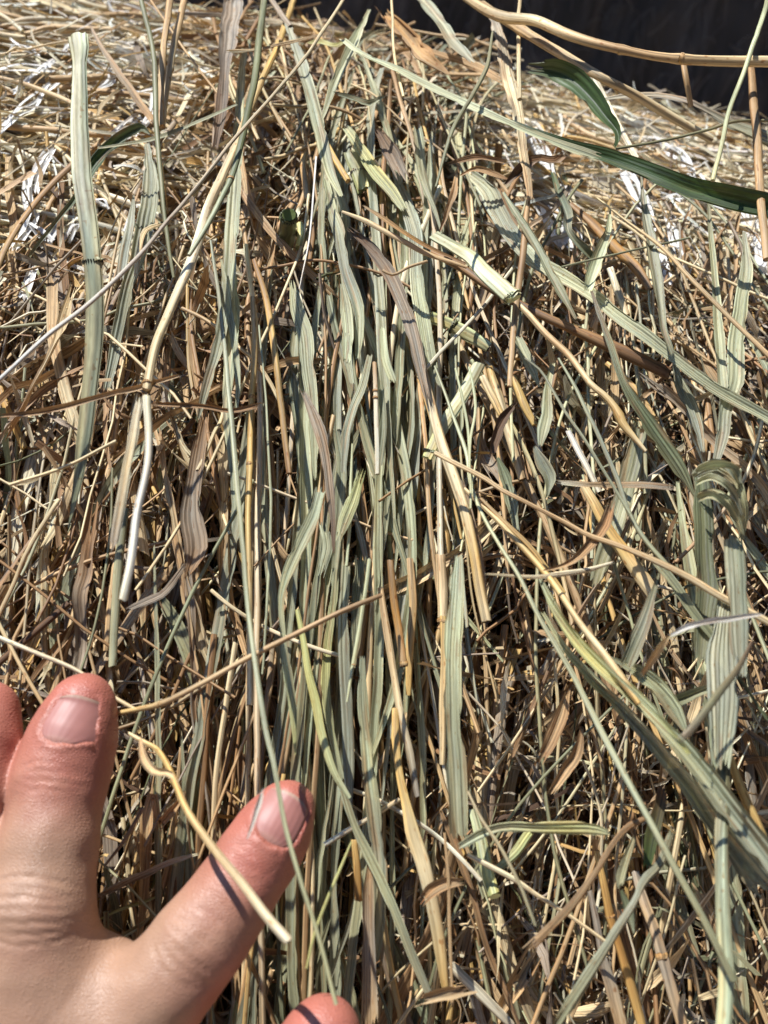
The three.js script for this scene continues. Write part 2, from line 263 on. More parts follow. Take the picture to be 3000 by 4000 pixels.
  const SETS = {
    sf: ['short_hay', dryMat, k => bitGeo(0.03 + 0.008 * k, 0.0021 + 0.0003 * k, 0.1 * k - 0.15, 0.8 * k, false, k * 7.3), 4],
    st: ['short_straw', strawMat, k => bitGeo(0.028 + 0.01 * k, 0.0010 + 0.0002 * k, 0.12 * k - 0.2, 0.3, true, k * 5.1 + 2), 4],
    lf: ['hanging_hay', dryMat, k => bitGeo(0.105 + 0.022 * k, 0.0021 + 0.0005 * k, 0.08 * k - 0.12, 0.6 * k - 0.6, false, k * 9.1 + 4), 4],
    lt: ['hanging_straw', strawMat, k => bitGeo(0.11 + 0.022 * k, 0.0008 + 0.0003 * k, 0.1 * k - 0.15, 0.2, true, k * 4.4 + 6), 4],
    ff: ['fine_straw', strawMat, k => bitGeo(0.036 + 0.012 * k, 0.00045 + 0.00012 * k, 0.25 * k - 0.3, 0.3, true, k * 8.1 + 1), 4],
    kf: ['crinkled_hay', dryMat, k => bitGeo(0.02 + 0.007 * k, 0.0007 + 0.0003 * k + (k > 2 ? 0.0012 : 0), 0.7 * (k % 2 ? 1 : -1) + 0.3 * k, 3 + 1.5 * k, false, k * 6.1 + 3), 4],
    cf: ['chaff', dryMat, k => bitGeo(0.012 + 0.004 * k, 0.0007 + 0.0002 * k, 0.5 * k - 0.7, 1.2, false, k * 3.3 + 8), 3],
  };
  for (const [key, [name, mat, make, n]] of Object.entries(SETS)) for (let k = 0; k < n; k++) {
    const L = lists[key].filter((_, i) => i % n === k), im = new THREE.InstancedMesh(make(k), mat, L.length); im.name = name; im.userData.kind = 'stuff'; im.castShadow = im.receiveShadow = true;
    const c = new THREE.Color();
    L.forEach(([M, col], i) => { im.setMatrixAt(i, M); c.copy(col).multiplyScalar(rr(0.76, 1.12)); c.r = Math.min(0.88, c.r * rr(0.95, 1.06)); im.setColorAt(i, c); }); bale.add(im);
  }
}
// white net wrap: strips of plastic mesh lying in the hay of the bale
{
  const netMat = new THREE.MeshPhysicalMaterial({ color: '#f1f3f6', roughness: 0.42, transmission: 0.2, thickness: 0, side: THREE.DoubleSide, vertexColors: true });
  const N = (f, w, path, h = 8) => { const [x0, y0, k] = { t: [0, 0, .4822], u: [0, 600, .4822], m: [2200, 700, .4822], b: [1500, 0, .9042], F: [0, 0, 1.8083], s: [800, 0, .4822] }[f]; const pts = path.split(' ').map(q => q.split(',').map(Number)).map(([x, y]) => onShell(x0 + x * k, y0 + y * k, h / 1000 + 0.002 * (rnd() - 0.5)));
    const sc = pts[0].distanceTo(EYE) / FPX * k; for (const s of [-0.38, 0, 0.36]) obj('net_strip', bladeGeo(pts.map((p, i) => p.clone().add(V(s * w * sc * (0.8 + 0.5 * rnd()), 0, 0)).addScaledVector(radial(p), 0.0035 * (rnd() - 0.6))), () => w * sc * 0.5, [COL.W], { m: 7, fold: 0.15, rib: 0.03, wob: 0.5, vary: 0.08, jag: 1 }), netMat, bale); };
  N('t', 60, '-20,1070 120,930 250,820 380,700 480,620 580,540'); N('t', 44, '110,740 220,640 330,530 440,470'); N('t', 50, '715,780 800,730 890,690 900,600'); N('t', 30, '700,610 860,600 980,600'); N('t', 34, '880,720 1050,735 1260,742');
  N('t', 34, '80,330 200,370 300,410'); N('t', 60, '930,1100 1020,1020 1110,930'); N('t', 30, '-10,530 200,540 420,570'); N('t', 50, '1020,1150 1100,1080 1220,960 1260,760'); N('t', 26, '560,340 520,395 545,400'); N('t', 24, '880,40 960,90 1040,110');
  N('u', 80, '90,740 190,620 240,500 260,420'); N('u', 70, '240,470 220,330 230,190'); N('u', 70, '270,290 310,130 420,-20'); N('u', 50, '370,740 450,600 480,540'); N('u', 50, '230,540 330,640 420,720'); N('u', 60, '520,700 580,610 640,540'); N('u', 60, '200,1200 230,1050 280,930'); N('u', 30, '1000,640 1060,480 1100,380'); N('u', 30, '770,340 850,400 870,420');
  N('m', 70, '850,280 900,470 960,640 1010,780'); N('m', 90, '760,480 800,620 860,830'); N('m', 100, '1490,330 1560,480 1640,760'); N('m', 60, '690,220 720,330 745,400'); N('m', 70, '900,1160 940,1300 985,1400'); N('m', 60, '0,30 30,120 50,230'); N('m', 40, '100,400 150,470 160,500'); N('m', 50, '810,110 900,120 980,160');
  N('b', 50, '620,530 680,640 710,740'); N('b', 50, '1200,600 1270,660 1330,740'); N('b', 60, '1050,740 1100,830 1130,900'); N('b', 60, '700,900 750,1000 770,1080'); N('b', 40, '1340,760 1400,850 1480,900'); N('b', 60, '1570,900 1600,1000 1640,1080');
}

// ---------- strands that can be told apart one by one ----------
const FR = { F: [0, 0, 1.8083], a: [0, 0, .9042], b: [1500, 0, .9042], c: [0, 1000, .9042], d: [1500, 1000, .9042], e: [0, 2000, .9042], g: [0, 3000, .9042],
  i: [900, 500, .5425], j: [1700, 600, .5425], k: [900, 1300, .5425], l: [1700, 1400, .5425], m: [2200, 700, .4822], n: [2200, 1500, .4822], o: [900, 2200, .5425],
  p: [1200, 3100, .5425], q: [2100, 3100, .5425], r: [2100, 2200, .5425], s: [800, 0, .4822], t: [0, 0, .4822], u: [0, 600, .4822], z: [0, 2550, .874] };
const KIND = {
  b: ['grass_leaf', 'grass leaf', 'green leaf blades in the hay'], s: ['straw', 'straw', 'dry straw stems in the hay'], t: ['grass_stalk', 'stalk', 'thin grass stalks in the hay'],
  d: ['dry_leaf', 'dry leaf', 'withered leaves in the hay'], h: ['horsetail', 'horsetail', 'horsetail stems in the hay'], x: ['straw_sheath', 'sheath', 'split straw sheaths in the hay'],
};
const anchors = [];
function strand(type, pts, wid, cols, o) {   // one thing out of real points and metre widths
  const [name] = KIND[type], sd = rnd() * 100; let top;
  if (type === 'b' || type === 'd' || type === 'x') {
    const dry = type !== 'b', geo = bladeGeo(pts, wid, cols, dry ? { sd, fold: type === 'x' ? 0.3 : 0.2, curl: type === 'x' ? -0.35 : 0.1, wob: type === 'd' ? 0.3 : 0.14, rib: 0.02, nr: 6, jag: 1.2, vary: 0.5, ...o } : { sd, ...o });
    top = obj(name, geo, dry ? dryMat : o.glossy ? greenMat : leafMat, scene);
  } else {
    const green = type === 'h' || (type === 't' && o.green), mat = green ? stalkMat : strawMat;
    const opt = type === 'h' ? { flat: 0.55, groove: 0.07, ng: 9, m: 40, vary: 0.7, spot: 0.35, uvw: 0.6, ...o } : { ...o };  // horsetails: stronger dark streaks and spots paint in streaky shadows
    const g = stalkGeo(pts, wid, cols, { sd, ...opt });
    if (!(o.nodes?.length || o.rings?.length || o.face)) top = obj(name, g, mat, scene);
    else {
      top = new THREE.Group(); top.name = numbered(name); scene.add(top);
      obj('stalk', g, mat, top);
      for (const t of o.nodes ?? []) obj('node', ringAt(pts, t, wid(t), wid(t) * 0.55, [COL.O, COL.T], { sd, flat: opt.flat ?? 0.85 }), strawMat, top);
      for (const t of o.rings ?? []) {
        const c = new THREE.CatmullRomCurve3(pts, false, 'centripetal'), w = wid(t), p = c.getPoint(t), T = c.getTangent(t), N0 = radial(p).lerp(LEAN, 0.5), N = N0.addScaledVector(T, -N0.dot(T)).normalize(), B = T.clone().cross(N), teeth = [];
        const sheath = obj('toothed_ring', ringAt(pts, t, w * 1.0, w * 0.22, [o.ringCol ?? COL.GD], { flat: opt.flat, m: 34, groove: 0.05, ng: 11 }), stalkMat, top);
        for (let k = 0; k < 22; k++) {
          const a = k / 22 * 6.283, cx = Math.cos(a) * w * 0.55, cz = Math.sin(a) * w * 0.55 * (opt.flat + 0.06), tt = new THREE.ConeGeometry(w * 0.055, w * (0.2 + 0.12 * hash(k, 3, 1)), 5);
          const q = new THREE.Quaternion().setFromUnitVectors(V(0, 1, 0), T.clone().multiplyScalar(o.teethDir ?? 1)); tt.applyQuaternion(q);
          const at = p.clone().addScaledVector(B, cx).addScaledVector(N, cz).addScaledVector(T, (o.teethDir ?? 1) * w * 0.1); tt.translate(at.x, at.y, at.z); teeth.push(tt);
        }
        const tm = obj('teeth', mergeGeometries(teeth), toothMat, sheath); tm.userData.kind = 'stuff';
      }
      if (o.face) { // cut cross-section of the stem
        const c = new THREE.CatmullRomCurve3(pts, false, 'centripetal'), p = c.getPoint(o.face), T = c.getTangent(o.face), w = wid(o.face), N0 = radial(p).lerp(LEAN, 0.5), N = N0.addScaledVector(T, -N0.dot(T)).normalize(), B = T.clone().cross(N);
        const sh = new THREE.CircleGeometry(w * 0.47, 28), ps = sh.attributes.position; for (let k = 0; k < ps.count; k++) { const q = p.clone().addScaledVector(B, ps.getX(k)).addScaledVector(N, ps.getY(k) * opt.flat).addScaledVector(T, w * (0.1 + 0.05 * noise(k * 1.7))); ps.setXYZ(k, q.x, q.y, q.z); }
        sh.computeVertexNormals(); obj('cut_face', sh, o.darkEnd ? endMat : pithMat, top);
      }
    }
  }
  return top;
}
const endMat = new THREE.MeshStandardMaterial({ color: '#59682f', roughness: 0.8, side: THREE.DoubleSide });
const toothMat = new THREE.MeshStandardMaterial({ color: 0x17160f, roughness: 0.7 });
const pithMat = new THREE.MeshStandardMaterial({ color: '#cfd29a', roughness: 0.8, side: THREE.DoubleSide });
function T(type, f, w, path, h, c, label, o = {}) {
  const [x0, y0, k] = FR[f], P2 = path.split(' ').map(q => q.split(',').map(Number)), H = Array.isArray(h) ? h : [h];
  const src = P2.map(([x, y]) => [x0 + x * k, y0 + y * k]), pts = src.map(([x, y], i) => onShell(x, y, sample(H.length > 1 ? H : [H[0], H[0]], i / (src.length - 1)) / 1000));
  const W = (Array.isArray(w) ? w : [w, w]), mid = pts[Math.floor(pts.length / 2)], sc = pts.map(p => p.distanceTo(EYE) / FPX * k);
  const wl = pts.map((p, i) => sample(W, i / (pts.length - 1)) * sc[i]), cols = c.split('>').map(q => COL[q]);
  const top = strand(type, pts, t => sample(wl, t), cols, o);
  const [, cat, group] = KIND[type]; tag(top, label, cat, group);
  const m = src[Math.floor(src.length / 2)]; if (o.anchor) anchors.push([m[0], m[1], o.anchor]);
  return top;
}
// - upper left -
T('h', 'F', [35, 33, 25, 33, 37, 37, 36, 35, 35, 33, 30, 20, 4], '169,76 173,108 172,135 172,250 178,380 192,480 200,560 204,650 202,740 194,830 182,940 166,1050 148,1140', [58, 56, 52, 48, 42, 36, 30], 'GP>G>G>G>GG', 'long flattened pale green horsetail stem with torn top, leftmost of the hanging stems', { flat: 0.22, groove: 0.09, rings: [0.503], teethDir: 1, ringCol: COL.GG, anchor: 'the long flattened horsetail' });
T('s', 'F', 13, '368,-8 352,125 347,200 350,276', 44, 'T', 'tan straw, nearer of the twin straws meeting above the dark curled leaf');
T('s', 'F', 13, '399,-8 376,100 360,200 351,275', 40, 'T>S', 'tan straw leaning in from the top edge, thicker of the twin straws', { nodes: [0.5], anchor: 'the twin straws' });
T('t', 'F', [8, 10, 10, 10, 9, 6], '304,-5 332,120 336,260 346,380 360,500 376,600', [52, 48, 44, 40], 'GG', 'grey-green stalk bowing down past the twin straws', { green: 1 });
T('x', 't', [20, 50, 60, 50], '720,200 900,500 1080,760 1240,980', 20, 'P>T', 'grey split sheath slanting across the netted top of the bale');
T('t', 'a', 9, '650,0 860,300 1000,480 1060,570', 30, 'T', 'thin brown stalk slanting down to the thick green stem');
T('t', 'F', [6, 7, 7, 8, 8, 9, 10, 10, 10], '745,-5 650,135 550,250 450,370 360,480 300,553 185,663 100,728 -5,826', [50, 54, 58, 58, 56, 54, 52, 50], 'S>P>W', 'very long pale stalk crossing from the top down to the left edge', { anchor: 'the long pale crossing stalk' });
T('t', 'F', [13, 14, 14, 14, 13, 12, 9], '572,-20 558,100 545,200 522,300 495,390 450,480 408,552', [46, 50, 54, 56, 56], 'GG>GD>G', 'thick olive green stem bending alongside the pale jointed straw', { green: 1, nodes: [0.66], anchor: 'the thick olive stem' });
T('s', 'F', [10, 12, 13, 17, 19, 20, 20, 19, 19], '638,-15 598,105 560,190 500,335 450,450 418,553 370,668 335,753 317,842', [30, 36, 42, 48, 50, 50], 'Y>Y>S>PS>S>S', 'long golden jointed straw ending in a split white tip', { nodes: [0.11, 0.98], anchor: 'the split white straw' });
T('x', 'F', [16, 22, 22, 16], '303,862 284,960 267,1050 246,1186', 56, 'PS>S>P', 'grey papery sheath peeling beside the white straw tip');
T('s', 'F', [16, 17, 18, 19, 19], '315,856 320,983 297,1106 284,1210 267,1297', 59, 'PS>W>PS', 'bright white split straw hanging from the amber joint');
T('d', 'F', [38, 36, 20, 18, 10], '508,-10 492,90 486,150 478,250 466,320', 34, 'P>DB', 'grey withered leaf crumpled at the top edge', { anchor: 'the grey withered leaf' });
T('b', 'F', [8, 10, 14, 26, 24, 18, 5], '65,553 125,475 165,425 210,345 258,298 300,275 322,288', [18, 24, 30, 34], 'GG>DG>GD', 'dark green leaf arching and curling behind the flattened horsetail', { tw1: 0.9, fold: 0.3 });
T('b', 'F', [5, 10, 10, 5], '212,320 330,300 430,262 512,225', 36, 'G', 'narrow grey-green leaf edge lying almost level under the thin stalk');
T('b', 'F', [10, 32, 34, 30, 30, 28, 16], '318,310 326,400 316,480 298,560 280,610 260,705 232,840', [14, 20, 20, 14], 'BG>GG>BG', 'grey-green striped leaf hanging behind the bent tan curl', { fold: 0.25, rib: 0.05, nr: 4 });
T('b', 'F', [3, 20, 22, 18], '288,420 282,480 270,550 262,600', 26, 'BG', 'short pointed grey leaf standing beside the flattened horsetail');
T('x', 'F', [8, 13, 13, 10], '344,484 315,495 300,540 292,600', 32, 'S', 'bent tan curl of sheath with a frayed tip');
T('d', 'F', [10, 16, 15, 14, 8], '0,898 100,888 200,863 300,838 385,813', [44, 48, 50], 'B>T', 'brown dry leaf crossing the flattened horsetail to the amber joint', { wob: 0.15 });
T('d', 'F', [8, 12, 12, 14], '335,873 440,878 500,888 556,876', 40, 'B', 'brown curled dry leaf lying level against the upright golden straw', { wob: 0.2 });
T('t', 'F', 7, '20,1048 150,1003 250,953', 38, 'S', 'straw-coloured stalk crossing the lower end of the flattened horsetail');
T('d', 'F', [16, 34, 44, 38, 12], '440,903 425,1000 414,1106 421,1190 405,1240', 24, 'B>P>B', 'wide brown withered leaf hanging left of the upright golden straw', { anchor: 'the wide brown withered leaf' });
T('d', 'F', [14, 22, 16, 10], '405,1240 412,1330 418,1450 425,1560', 18, 'P>B', 'narrow grey-brown leaf trailing below the wide withered leaf');
T('x', 'F', [12, 18, 18, 14], '395,1226 350,1281 320,1296 275,1316', 30, 'P', 'grey frayed sheath lying level under the white straw tip');
T('s', 'F', [16, 20, 20, 18], '270,1100 258,1200 250,1300 244,1440', 24, 'GG>G', 'olive green upright stem behind the white straw tip', { green: 1 });
// - middle column -
T('b', 'F', [12, 20, 26, 28, 28, 26, 18, 6], '528,110 516,250 508,400 500,520 490,640 472,740 440,850 426,905', [24, 30, 32, 28, 24], 'GP>G>BG', 'long pale leaf following the thick olive stem downward', { rib: 0.03, anchor: 'the long leaf below the olive stem' });
T('b', 'F', [8, 22, 26, 24, 18, 16, 8], '500,430 496,560 504,680 498,780 490,900 500,1000 505,1100', 27, 'G>GP>G', 'pale green leaf overlapping the top of the long thin green stalk');
T('b', 'F', [5, 16, 17, 13, 6], '476,560 490,640 506,740 515,830 512,884', 34, 'G', 'short grey-green leaf beside the upright golden straw');
T('t', 'F', [5, 8, 10, 11, 11, 11, 11, 11, 11, 10, 10, 10, 9, 8], '455,520 470,620 482,720 496,878 508,1000 518,1106 535,1306 555,1456 575,1581 595,1659 617,1784 645,1884 685,2009 728,2170', [30, 34, 38, 42, 46, 52, 58, 63, 66, 68, 70, 70], 'BG>G>G>GP', 'long green stalk running down across the index finger nail', { green: 1, anchor: 'the long green stalk over the index finger' });
T('s', 'F', [11, 13, 13, 13, 13, 14, 15], '545,643 551,753 543,853 538,1003 536,1106 540,1306 541,1524', [24, 26, 28], 'S>Y>Y>S', 'upright golden jointed straw broken off above the index fingertip', { nodes: [0.5, 0.34], anchor: 'the upright golden straw' });
T('s', 'F', [10, 14, 14, 14, 13], '549,563 575,643 590,728 605,853 624,1022', 31, 'B>Y>B', 'brown straw with a frayed lower end leaning beside the upright golden straw');
T('t', 'F', [4, 5, 6, 6, 5], '560,703 580,953 587,1106 578,1290 566,1456', 34, 'G', 'fine green stalk between the golden straw and the grey split stem', { green: 1 });
T('b', 'F', [14, 24, 26, 24, 8], '620,50 660,165 690,275 712,370 738,424', [34, 38, 38], 'BG>G>GP', 'grey-green leaf wrapping the golden straw in the upper middle', { fold: 0.2, anchor: 'the leaf wrapping the golden straw' });
T('s', 'i', [40, 46, 44], '700,130 765,250 850,385', 37, 'Y', 'short golden straw peeping out of the grey-green leaf');
T('b', 'i', [40, 70, 76, 85, 80, 85, 90, 80, 40], '690,370 720,520 745,640 780,740 805,900 835,1050 885,1200 920,1350 910,1659', [30, 32, 30, 28], 'GP>G>BG>GP', 'wide pale crinkled leaf running down the middle of the bunch', { wob: 0.16, anchor: 'the wide pale crinkled leaf' });
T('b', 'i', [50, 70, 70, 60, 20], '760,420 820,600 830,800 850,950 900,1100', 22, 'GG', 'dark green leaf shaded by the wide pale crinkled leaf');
T('b', 'i', [30, 80, 80, 60], '800,1120 830,1300 850,1500 835,1680', 30, 'G>GP', 'pale green leaf split at the top, below the wide crinkled leaf');
T('h', 'i', [96, 100, 92], '870,180 930,330 965,450', 20, 'GG>YG', 'brownish green horsetail piece behind the short golden straw', { flat: 0.35, rings: [0.45], ringCol: COL.B });
T('b', 'i', [50, 80, 90, 100, 110, 60], '830,0 900,90 965,200 1050,330 1150,450 1240,580', 26, 'GP>YG>GP', 'bright pale green pleated leaf slanting right of the golden straw', { rib: 0.04, nr: 4 });
T('b', 'i', [50, 105, 100, 90, 95, 110, 110, 80], '1210,400 1270,560 1330,760 1340,950 1350,1150 1390,1400 1430,1659 1470,1850', [22, 26, 28, 28], 'G>BG>GP>G', 'long grey-green leaf hanging right of the weathered split stem', { rib: 0.03, anchor: 'the grey leaf beside the split stem' });
T('b', 'i', [50, 80, 70, 60, 40, 14], '1350,0 1360,130 1382,300 1422,450 1480,600 1525,770', 34, 'G>GG', 'narrow twisted grey leaf tapering down beside the crumpled brown leaves', { tw1: 1.2, fold: 0.3 });
T('d', 'i', [50, 110, 90], '1060,20 1150,180 1225,335', 30, 'DB>P', 'dark purplish sheath fragment near the top of the bunch');
T('x', 'F', [10, 30, 32, 30, 28, 26, 16], '760,500 800,535 834,577 860,630 885,700 905,780 920,845', 38, 'DB>P>P', 'weathered grey split stem with a dark frayed head', { jag: 2.4, anchor: 'the weathered split stem' });
T('s', 'F', [12, 19, 22, 23, 22, 20, 20, 20], '905,745 925,850 954,959 985,1044 1006,1110 1024,1194 1036,1271 1051,1342', [34, 38, 40], 'P>S>S>Y>S', 'stout straw from the split stem down to a clean cut end', { groove: 0.1, flat: 0.6, anchor: 'the stout cut straw' });
T('x', 'F', [8, 14, 14, 8], '998,1040 1024,1145 1044,1245 1050,1310', 36, 'P>T', 'thin weathered sheath clinging to the stout cut straw');
T('s', 'i', [14, 14, 12, 6], '620,205 602,500 562,850 498,1160', 42, 'W', 'fine white straw standing bolt upright beside the green cut end');
T('s', 'i', [20, 36, 38, 38, 36, 20], '800,600 950,660 1100,740 1250,820 1400,900 1700,1005', 42, 'S>T', 'tan straw slanting right across the grey leaves', { flat: 0.5 });
T('d', 'i', [16, 34, 34, 30, 14], '960,560 1100,650 1300,790 1450,870 1700,980', 44, 'T>O>B', 'rusty brown leaf strip lying over the slanting tan straw', { wob: 0.15 });
T('t', 'i', 20, '1100,1030 1170,1060 1290,1000 1420,958', 46, 'T', 'short kinked brown stalk in front of the weathered split stem');
T('h', 'F', [33, 34, 30], '620,520 621,492 624,465', [14, 24, 32], 'GD>GD', 'stubby green horsetail with its dark ribbed cut end facing out', { darkEnd: 1, flat: 0.9, face: 0.995, groove: 0.06, rings: [0.93], ringCol: COL.GD });
T('h', 'i', [44, 56, 54], '495,690 505,760 492,860', 22, 'YG', 'yellowish green horsetail stub below the dark ribbed cut end', { flat: 0.8 });
T('b', 'k', [50, 76, 80, 74, 40], '470,0 455,300 480,600 515,1000 535,1290', 20, 'G>GG>G', 'grey-green leaf hanging behind the purple-grey dry stem');
T('b', 'F', [14, 30, 34, 32, 26, 22, 8], '633,615 642,666 660,719 666,794 675,869 678,929 680,1030', 26, 'GP>G>GP', 'pale leaf with ragged tip above the purple-grey dry stem', { jag: 1.4 });
T('x', 'k', [30, 80, 80, 70, 44, 20], '520,420 600,600 660,780 710,1100 738,1350 745,1580', 37, 'P>P>DB', 'frayed purple-grey dry stem slanting down the middle', { jag: 2, anchor: 'the purple-grey dry stem' });
T('s', 'k', [28, 32, 32, 34], '1040,215 1045,400 1050,650 1062,1015', 44, 'T>PS>PS', 'short pale yellow straw with dark bands and a cut lower end', { nodes: [0.36, 0.43], anchor: 'the short pale banded straw' });
T('b', 'k', [50, 60, 40], '830,0 845,200 875,370', 30, 'G', 'short torn leaf left of the short pale banded straw');
T('b', 'k', [40, 60, 60, 60, 40], '1000,160 950,380 880,560 830,760 810,1000', 32, 'G>BG', 'green leaf slanting left under the short pale banded straw');
T('b', 'k', [40, 60, 56], '1090,-40 1112,200 1165,345', 40, 'GP', 'pale crinkled leaf ending above the short pale banded straw');
T('b', 'k', [40, 60, 56], '1085,400 1092,700 1060,960', 26, 'GG', 'dark green leaf just right of the short pale banded straw');
T('b', 'k', [50, 70, 76, 70, 50], '760,700 800,950 790,1200 770,1500 750,1700', 24, 'GG>G', 'grey-green leaf in the middle of the hanging sheaf');
T('t', 'k', [14, 22, 24, 22], '875,800 862,1100 852,1400 838,1680', 36, 'GP', 'pale green stalk over the torn yellow-green leaf', { green: 1 });
T('b', 'k', [50, 90, 95, 50], '930,1040 880,1200 820,1350 780,1480', 38, 'YG>GP', 'pale yellow-green torn leaf with ragged ends in the middle', { jag: 1.8, anchor: 'the torn yellow-green leaf' });
T('b', 'F', [27, 33, 32, 28, 14, 16, 20, 18, 3], '693,1058 678,1118 654,1169 624,1235 607,1304 613,1385 624,1472 633,1547 637,1630', 38, 'G>GP>GP>YG', 'green leaf bent sharply and hanging to a slanted cut tip', { anchor: 'the sharply bent green leaf' });
T('b', 'k', [70, 80, 60], '680,1410 700,1540 660,1700', 24, 'G', 'blunt green leaf end behind the sharply bent leaf', { jag: 1.4 });
T('b', 'o', [50, 60, 60, 66, 60, 40], '760,0 740,300 700,600 680,900 720,1200 800,1560', 22, 'G>YG>G', 'grey-green leaf with a yellowish middle low in the sheaf');
T('b', 'o', [60, 80, 84, 84, 84, 80, 40], '830,0 815,300 815,600 828,900 842,1200 850,1450 852,1800', 25, 'G>BG>BG', 'straight grey-green leaf running down beside the sheaf to the bottom', { rib: 0.03 });
T('b', 'o', [90, 100, 80, 50], '935,-40 920,300 905,560 885,740', 24, 'GG>G', 'dark olive leaf crossed by the light green jointed stalk', { rib: 0.05 });
T('t', 'o', [28, 30, 32, 28, 14], '1000,-30 962,300 920,560 885,740 840,1000', 42, 'GP', 'light green jointed stalk tapering to a point low in the sheaf', { green: 1, nodes: [0.74], anchor: 'the light green jointed stalk' });
T('b', 'F', [10, 24, 28, 28, 28, 28, 26, 14], '782,1420 783,1517 792,1608 801,1714 808,1780 818,1860 820,1960 812,2080', 30, 'G>GP>BG>G', 'long green leaf reaching the bottom beside the brown hanging leaf', { anchor: 'the long leaf at the bottom middle' });
T('t', 'o', [30, 46, 56, 70, 66, 56, 40], '480,335 522,560 560,800 610,1000 660,1250 740,1500 850,1690', 36, 'YG>YG>GP', 'yellow-green stem bending to the right beside the sharply bent leaf', { green: 1, flat: 0.5, anchor: 'the yellow-green bending stem' });
T('b', 'p', [50, 66, 70, 70, 60, 60, 44], '250,-40 350,250 440,430 540,640 650,900 760,1180 870,1440', 36, 'G>GP>BG', 'grey-green leaf slanting down right from the index fingertip');
T('d', 'p', [20, 76, 90, 90, 100, 100], '452,470 440,700 440,950 452,1200 455,1480 450,1700', 33, 'T>P>T', 'wide pale brown leaf hanging down to the bottom edge', { wob: 0.1, anchor: 'the wide pale brown hanging leaf' });
T('s', 'F', [9, 11, 12, 12, 12, 12, 12, 10], '238,1544 310,1530 350,1520 430,1480 530,1425 640,1370 760,1312 824,1286', [40, 46, 50, 50, 48], 'Y>T>T>B', 'long tan straw lying slantwise from the middle fingertip across the sheaf', { nodes: [0.28], anchor: 'the long tan slanting straw' });
T('s', 'F', 9, '-5,1376 90,1415 170,1450 245,1505 300,1537', 34, 'PS>S', 'pale straw passing behind the middle fingertip');
T('s', 'o', [44, 56, 60, 56], '1150,-20 1180,250 1220,500 1250,740', 30, 'B>O>T', 'rust-brown straw ending in a pale joint low in the middle', { nodes: [0.98] });
T('s', 'F', [15, 17, 17, 20, 30, 30, 28, 26, 16], '854,1530 856,1600 866,1680 880,1740 892,1800 915,1870 935,1960 950,2050 962,2140', [26, 30, 34, 32], 'Y>Y>S>Y', 'golden jointed stalk widening into a split sheath toward the bottom', { nodes: [0.12], flat: 0.6, groove: 0.09, anchor: 'the golden split stalk' });
T('s', 'o', [40, 56, 50, 56, 60, 44], '1080,180 1130,500 1180,800 1230,1100 1300,1400 1345,1680', 26, 'T>S>P', 'grey-tan straw leaning right beside the rust-brown straw', { flat: 0.6 });
T('s', 'o', [46, 52, 50, 44], '1530,380 1540,700 1530,1000 1528,1450', 28, 'Y>S', 'tan straw hanging close to the broad striped blade', { nodes: [0.04] });
T('s', 'o', [70, 80, 60], '1515,-60 1530,200 1526,430', 27, 'T>S', 'wide tan straw above a brown joint next to the broad striped blade', { flat: 0.6, nodes: [0.97] });
T('s', 'o', [50, 60, 60, 40], '1290,-30 1312,300 1290,600 1280,950', 22, 'T>Y', 'tan straw hanging between the rust-brown straw and the broad blade');
T('b', 'F', [18, 32, 40, 42, 42, 42, 40, 38], '989,1200 986,1250 979,1350 976,1450 978,1550 985,1650 990,1750 992,1806', [34, 40, 40, 38], 'G>GP>G>G', 'broad striped green blade hanging straight down to a square cut end', { rib: 0.02, nr: 6, fold: 0.06, jag: 0.25, anchor: 'the broad striped blade' });
T('s', 'p', [36, 38, 38, 34], '128,368 300,262 480,160 668,40', 26, 'PS>S', 'short pale broken straw pointing toward the index fingertip');
T('t', 'p', [18, 22, 22, 20, 12], '0,1260 60,1000 150,750 240,540 320,350', 50, 'YG', 'slender yellow-green stalk right of the index fingertip', { green: 1 });
T('s', 'p', [44, 52, 50], '340,330 360,520 372,770', 28, 'Y>O', 'orange straw piece behind the wide pale brown hanging leaf');
T('d', 'p', [60, 90, 80, 50], '830,770 900,690 1000,640 1110,632', 42, 'B>T', 'brown leaf scrap wrapped across the golden split stalk', { wob: 0.15 });
T('d', 'p', [70, 84, 84, 70], '825,1490 950,1455 1050,1430 1145,1408', 44, 'T', 'tan leaf scrap lying level near the bottom edge', { wob: 0.1 });
T('s', 'p', [16, 22, 22, 20], '985,280 1010,600 1022,1000 1042,1520', 42, 'T', 'thin tan straw in front of the golden split stalk');
T('t', 'p', [16, 24, 24, 24, 20], '1150,-20 1250,180 1400,400 1530,650 1650,950', 48, 'S>G', 'thin stalk slanting from the foot of the broad striped blade');
T('h', 'p', [56, 80, 84, 86], '1190,120 1250,330 1300,560 1352,735', [18, 26, 32], 'GP>YG', 'light green stem with a bright cut end below the broad striped blade', { flat: 0.7, face: 0.99, groove: 0.06, ng: 9, anchor: 'the light green stem with bright cut end' });
T('b', 'F', [12, 20, 18, 24, 26, 28, 12], '994,1828 1039,1802 1090,1787 1161,1788 1221,1788 1281,1789 1313,1799', 44, 'G>GP>YG>GP', 'pale green leaf lying level to the right of the broad striped blade', { rib: 0.05, nr: 3, anchor: 'the level pale green leaf' });
T('h', 'p', [60, 64, 50], '1610,270 1500,430 1370,545', 22, 'YG>GG', 'yellowish curved stem under the level pale green leaf', { flat: 0.6 });
T('s', 'p', [60, 70, 66], '1030,1230 1220,1420 1470,1670', 22, 'PS', 'pale flattened straw slanting at the bottom edge', { flat: 0.4 });
T('s', 'F', [9, 11, 11, 9, 8, 7], '1008,1846 1069,1877 1113,1900 1161,1933 1221,1972 1310,2036', 34, 'PS>S', 'pale straw slanting below the level pale green leaf');
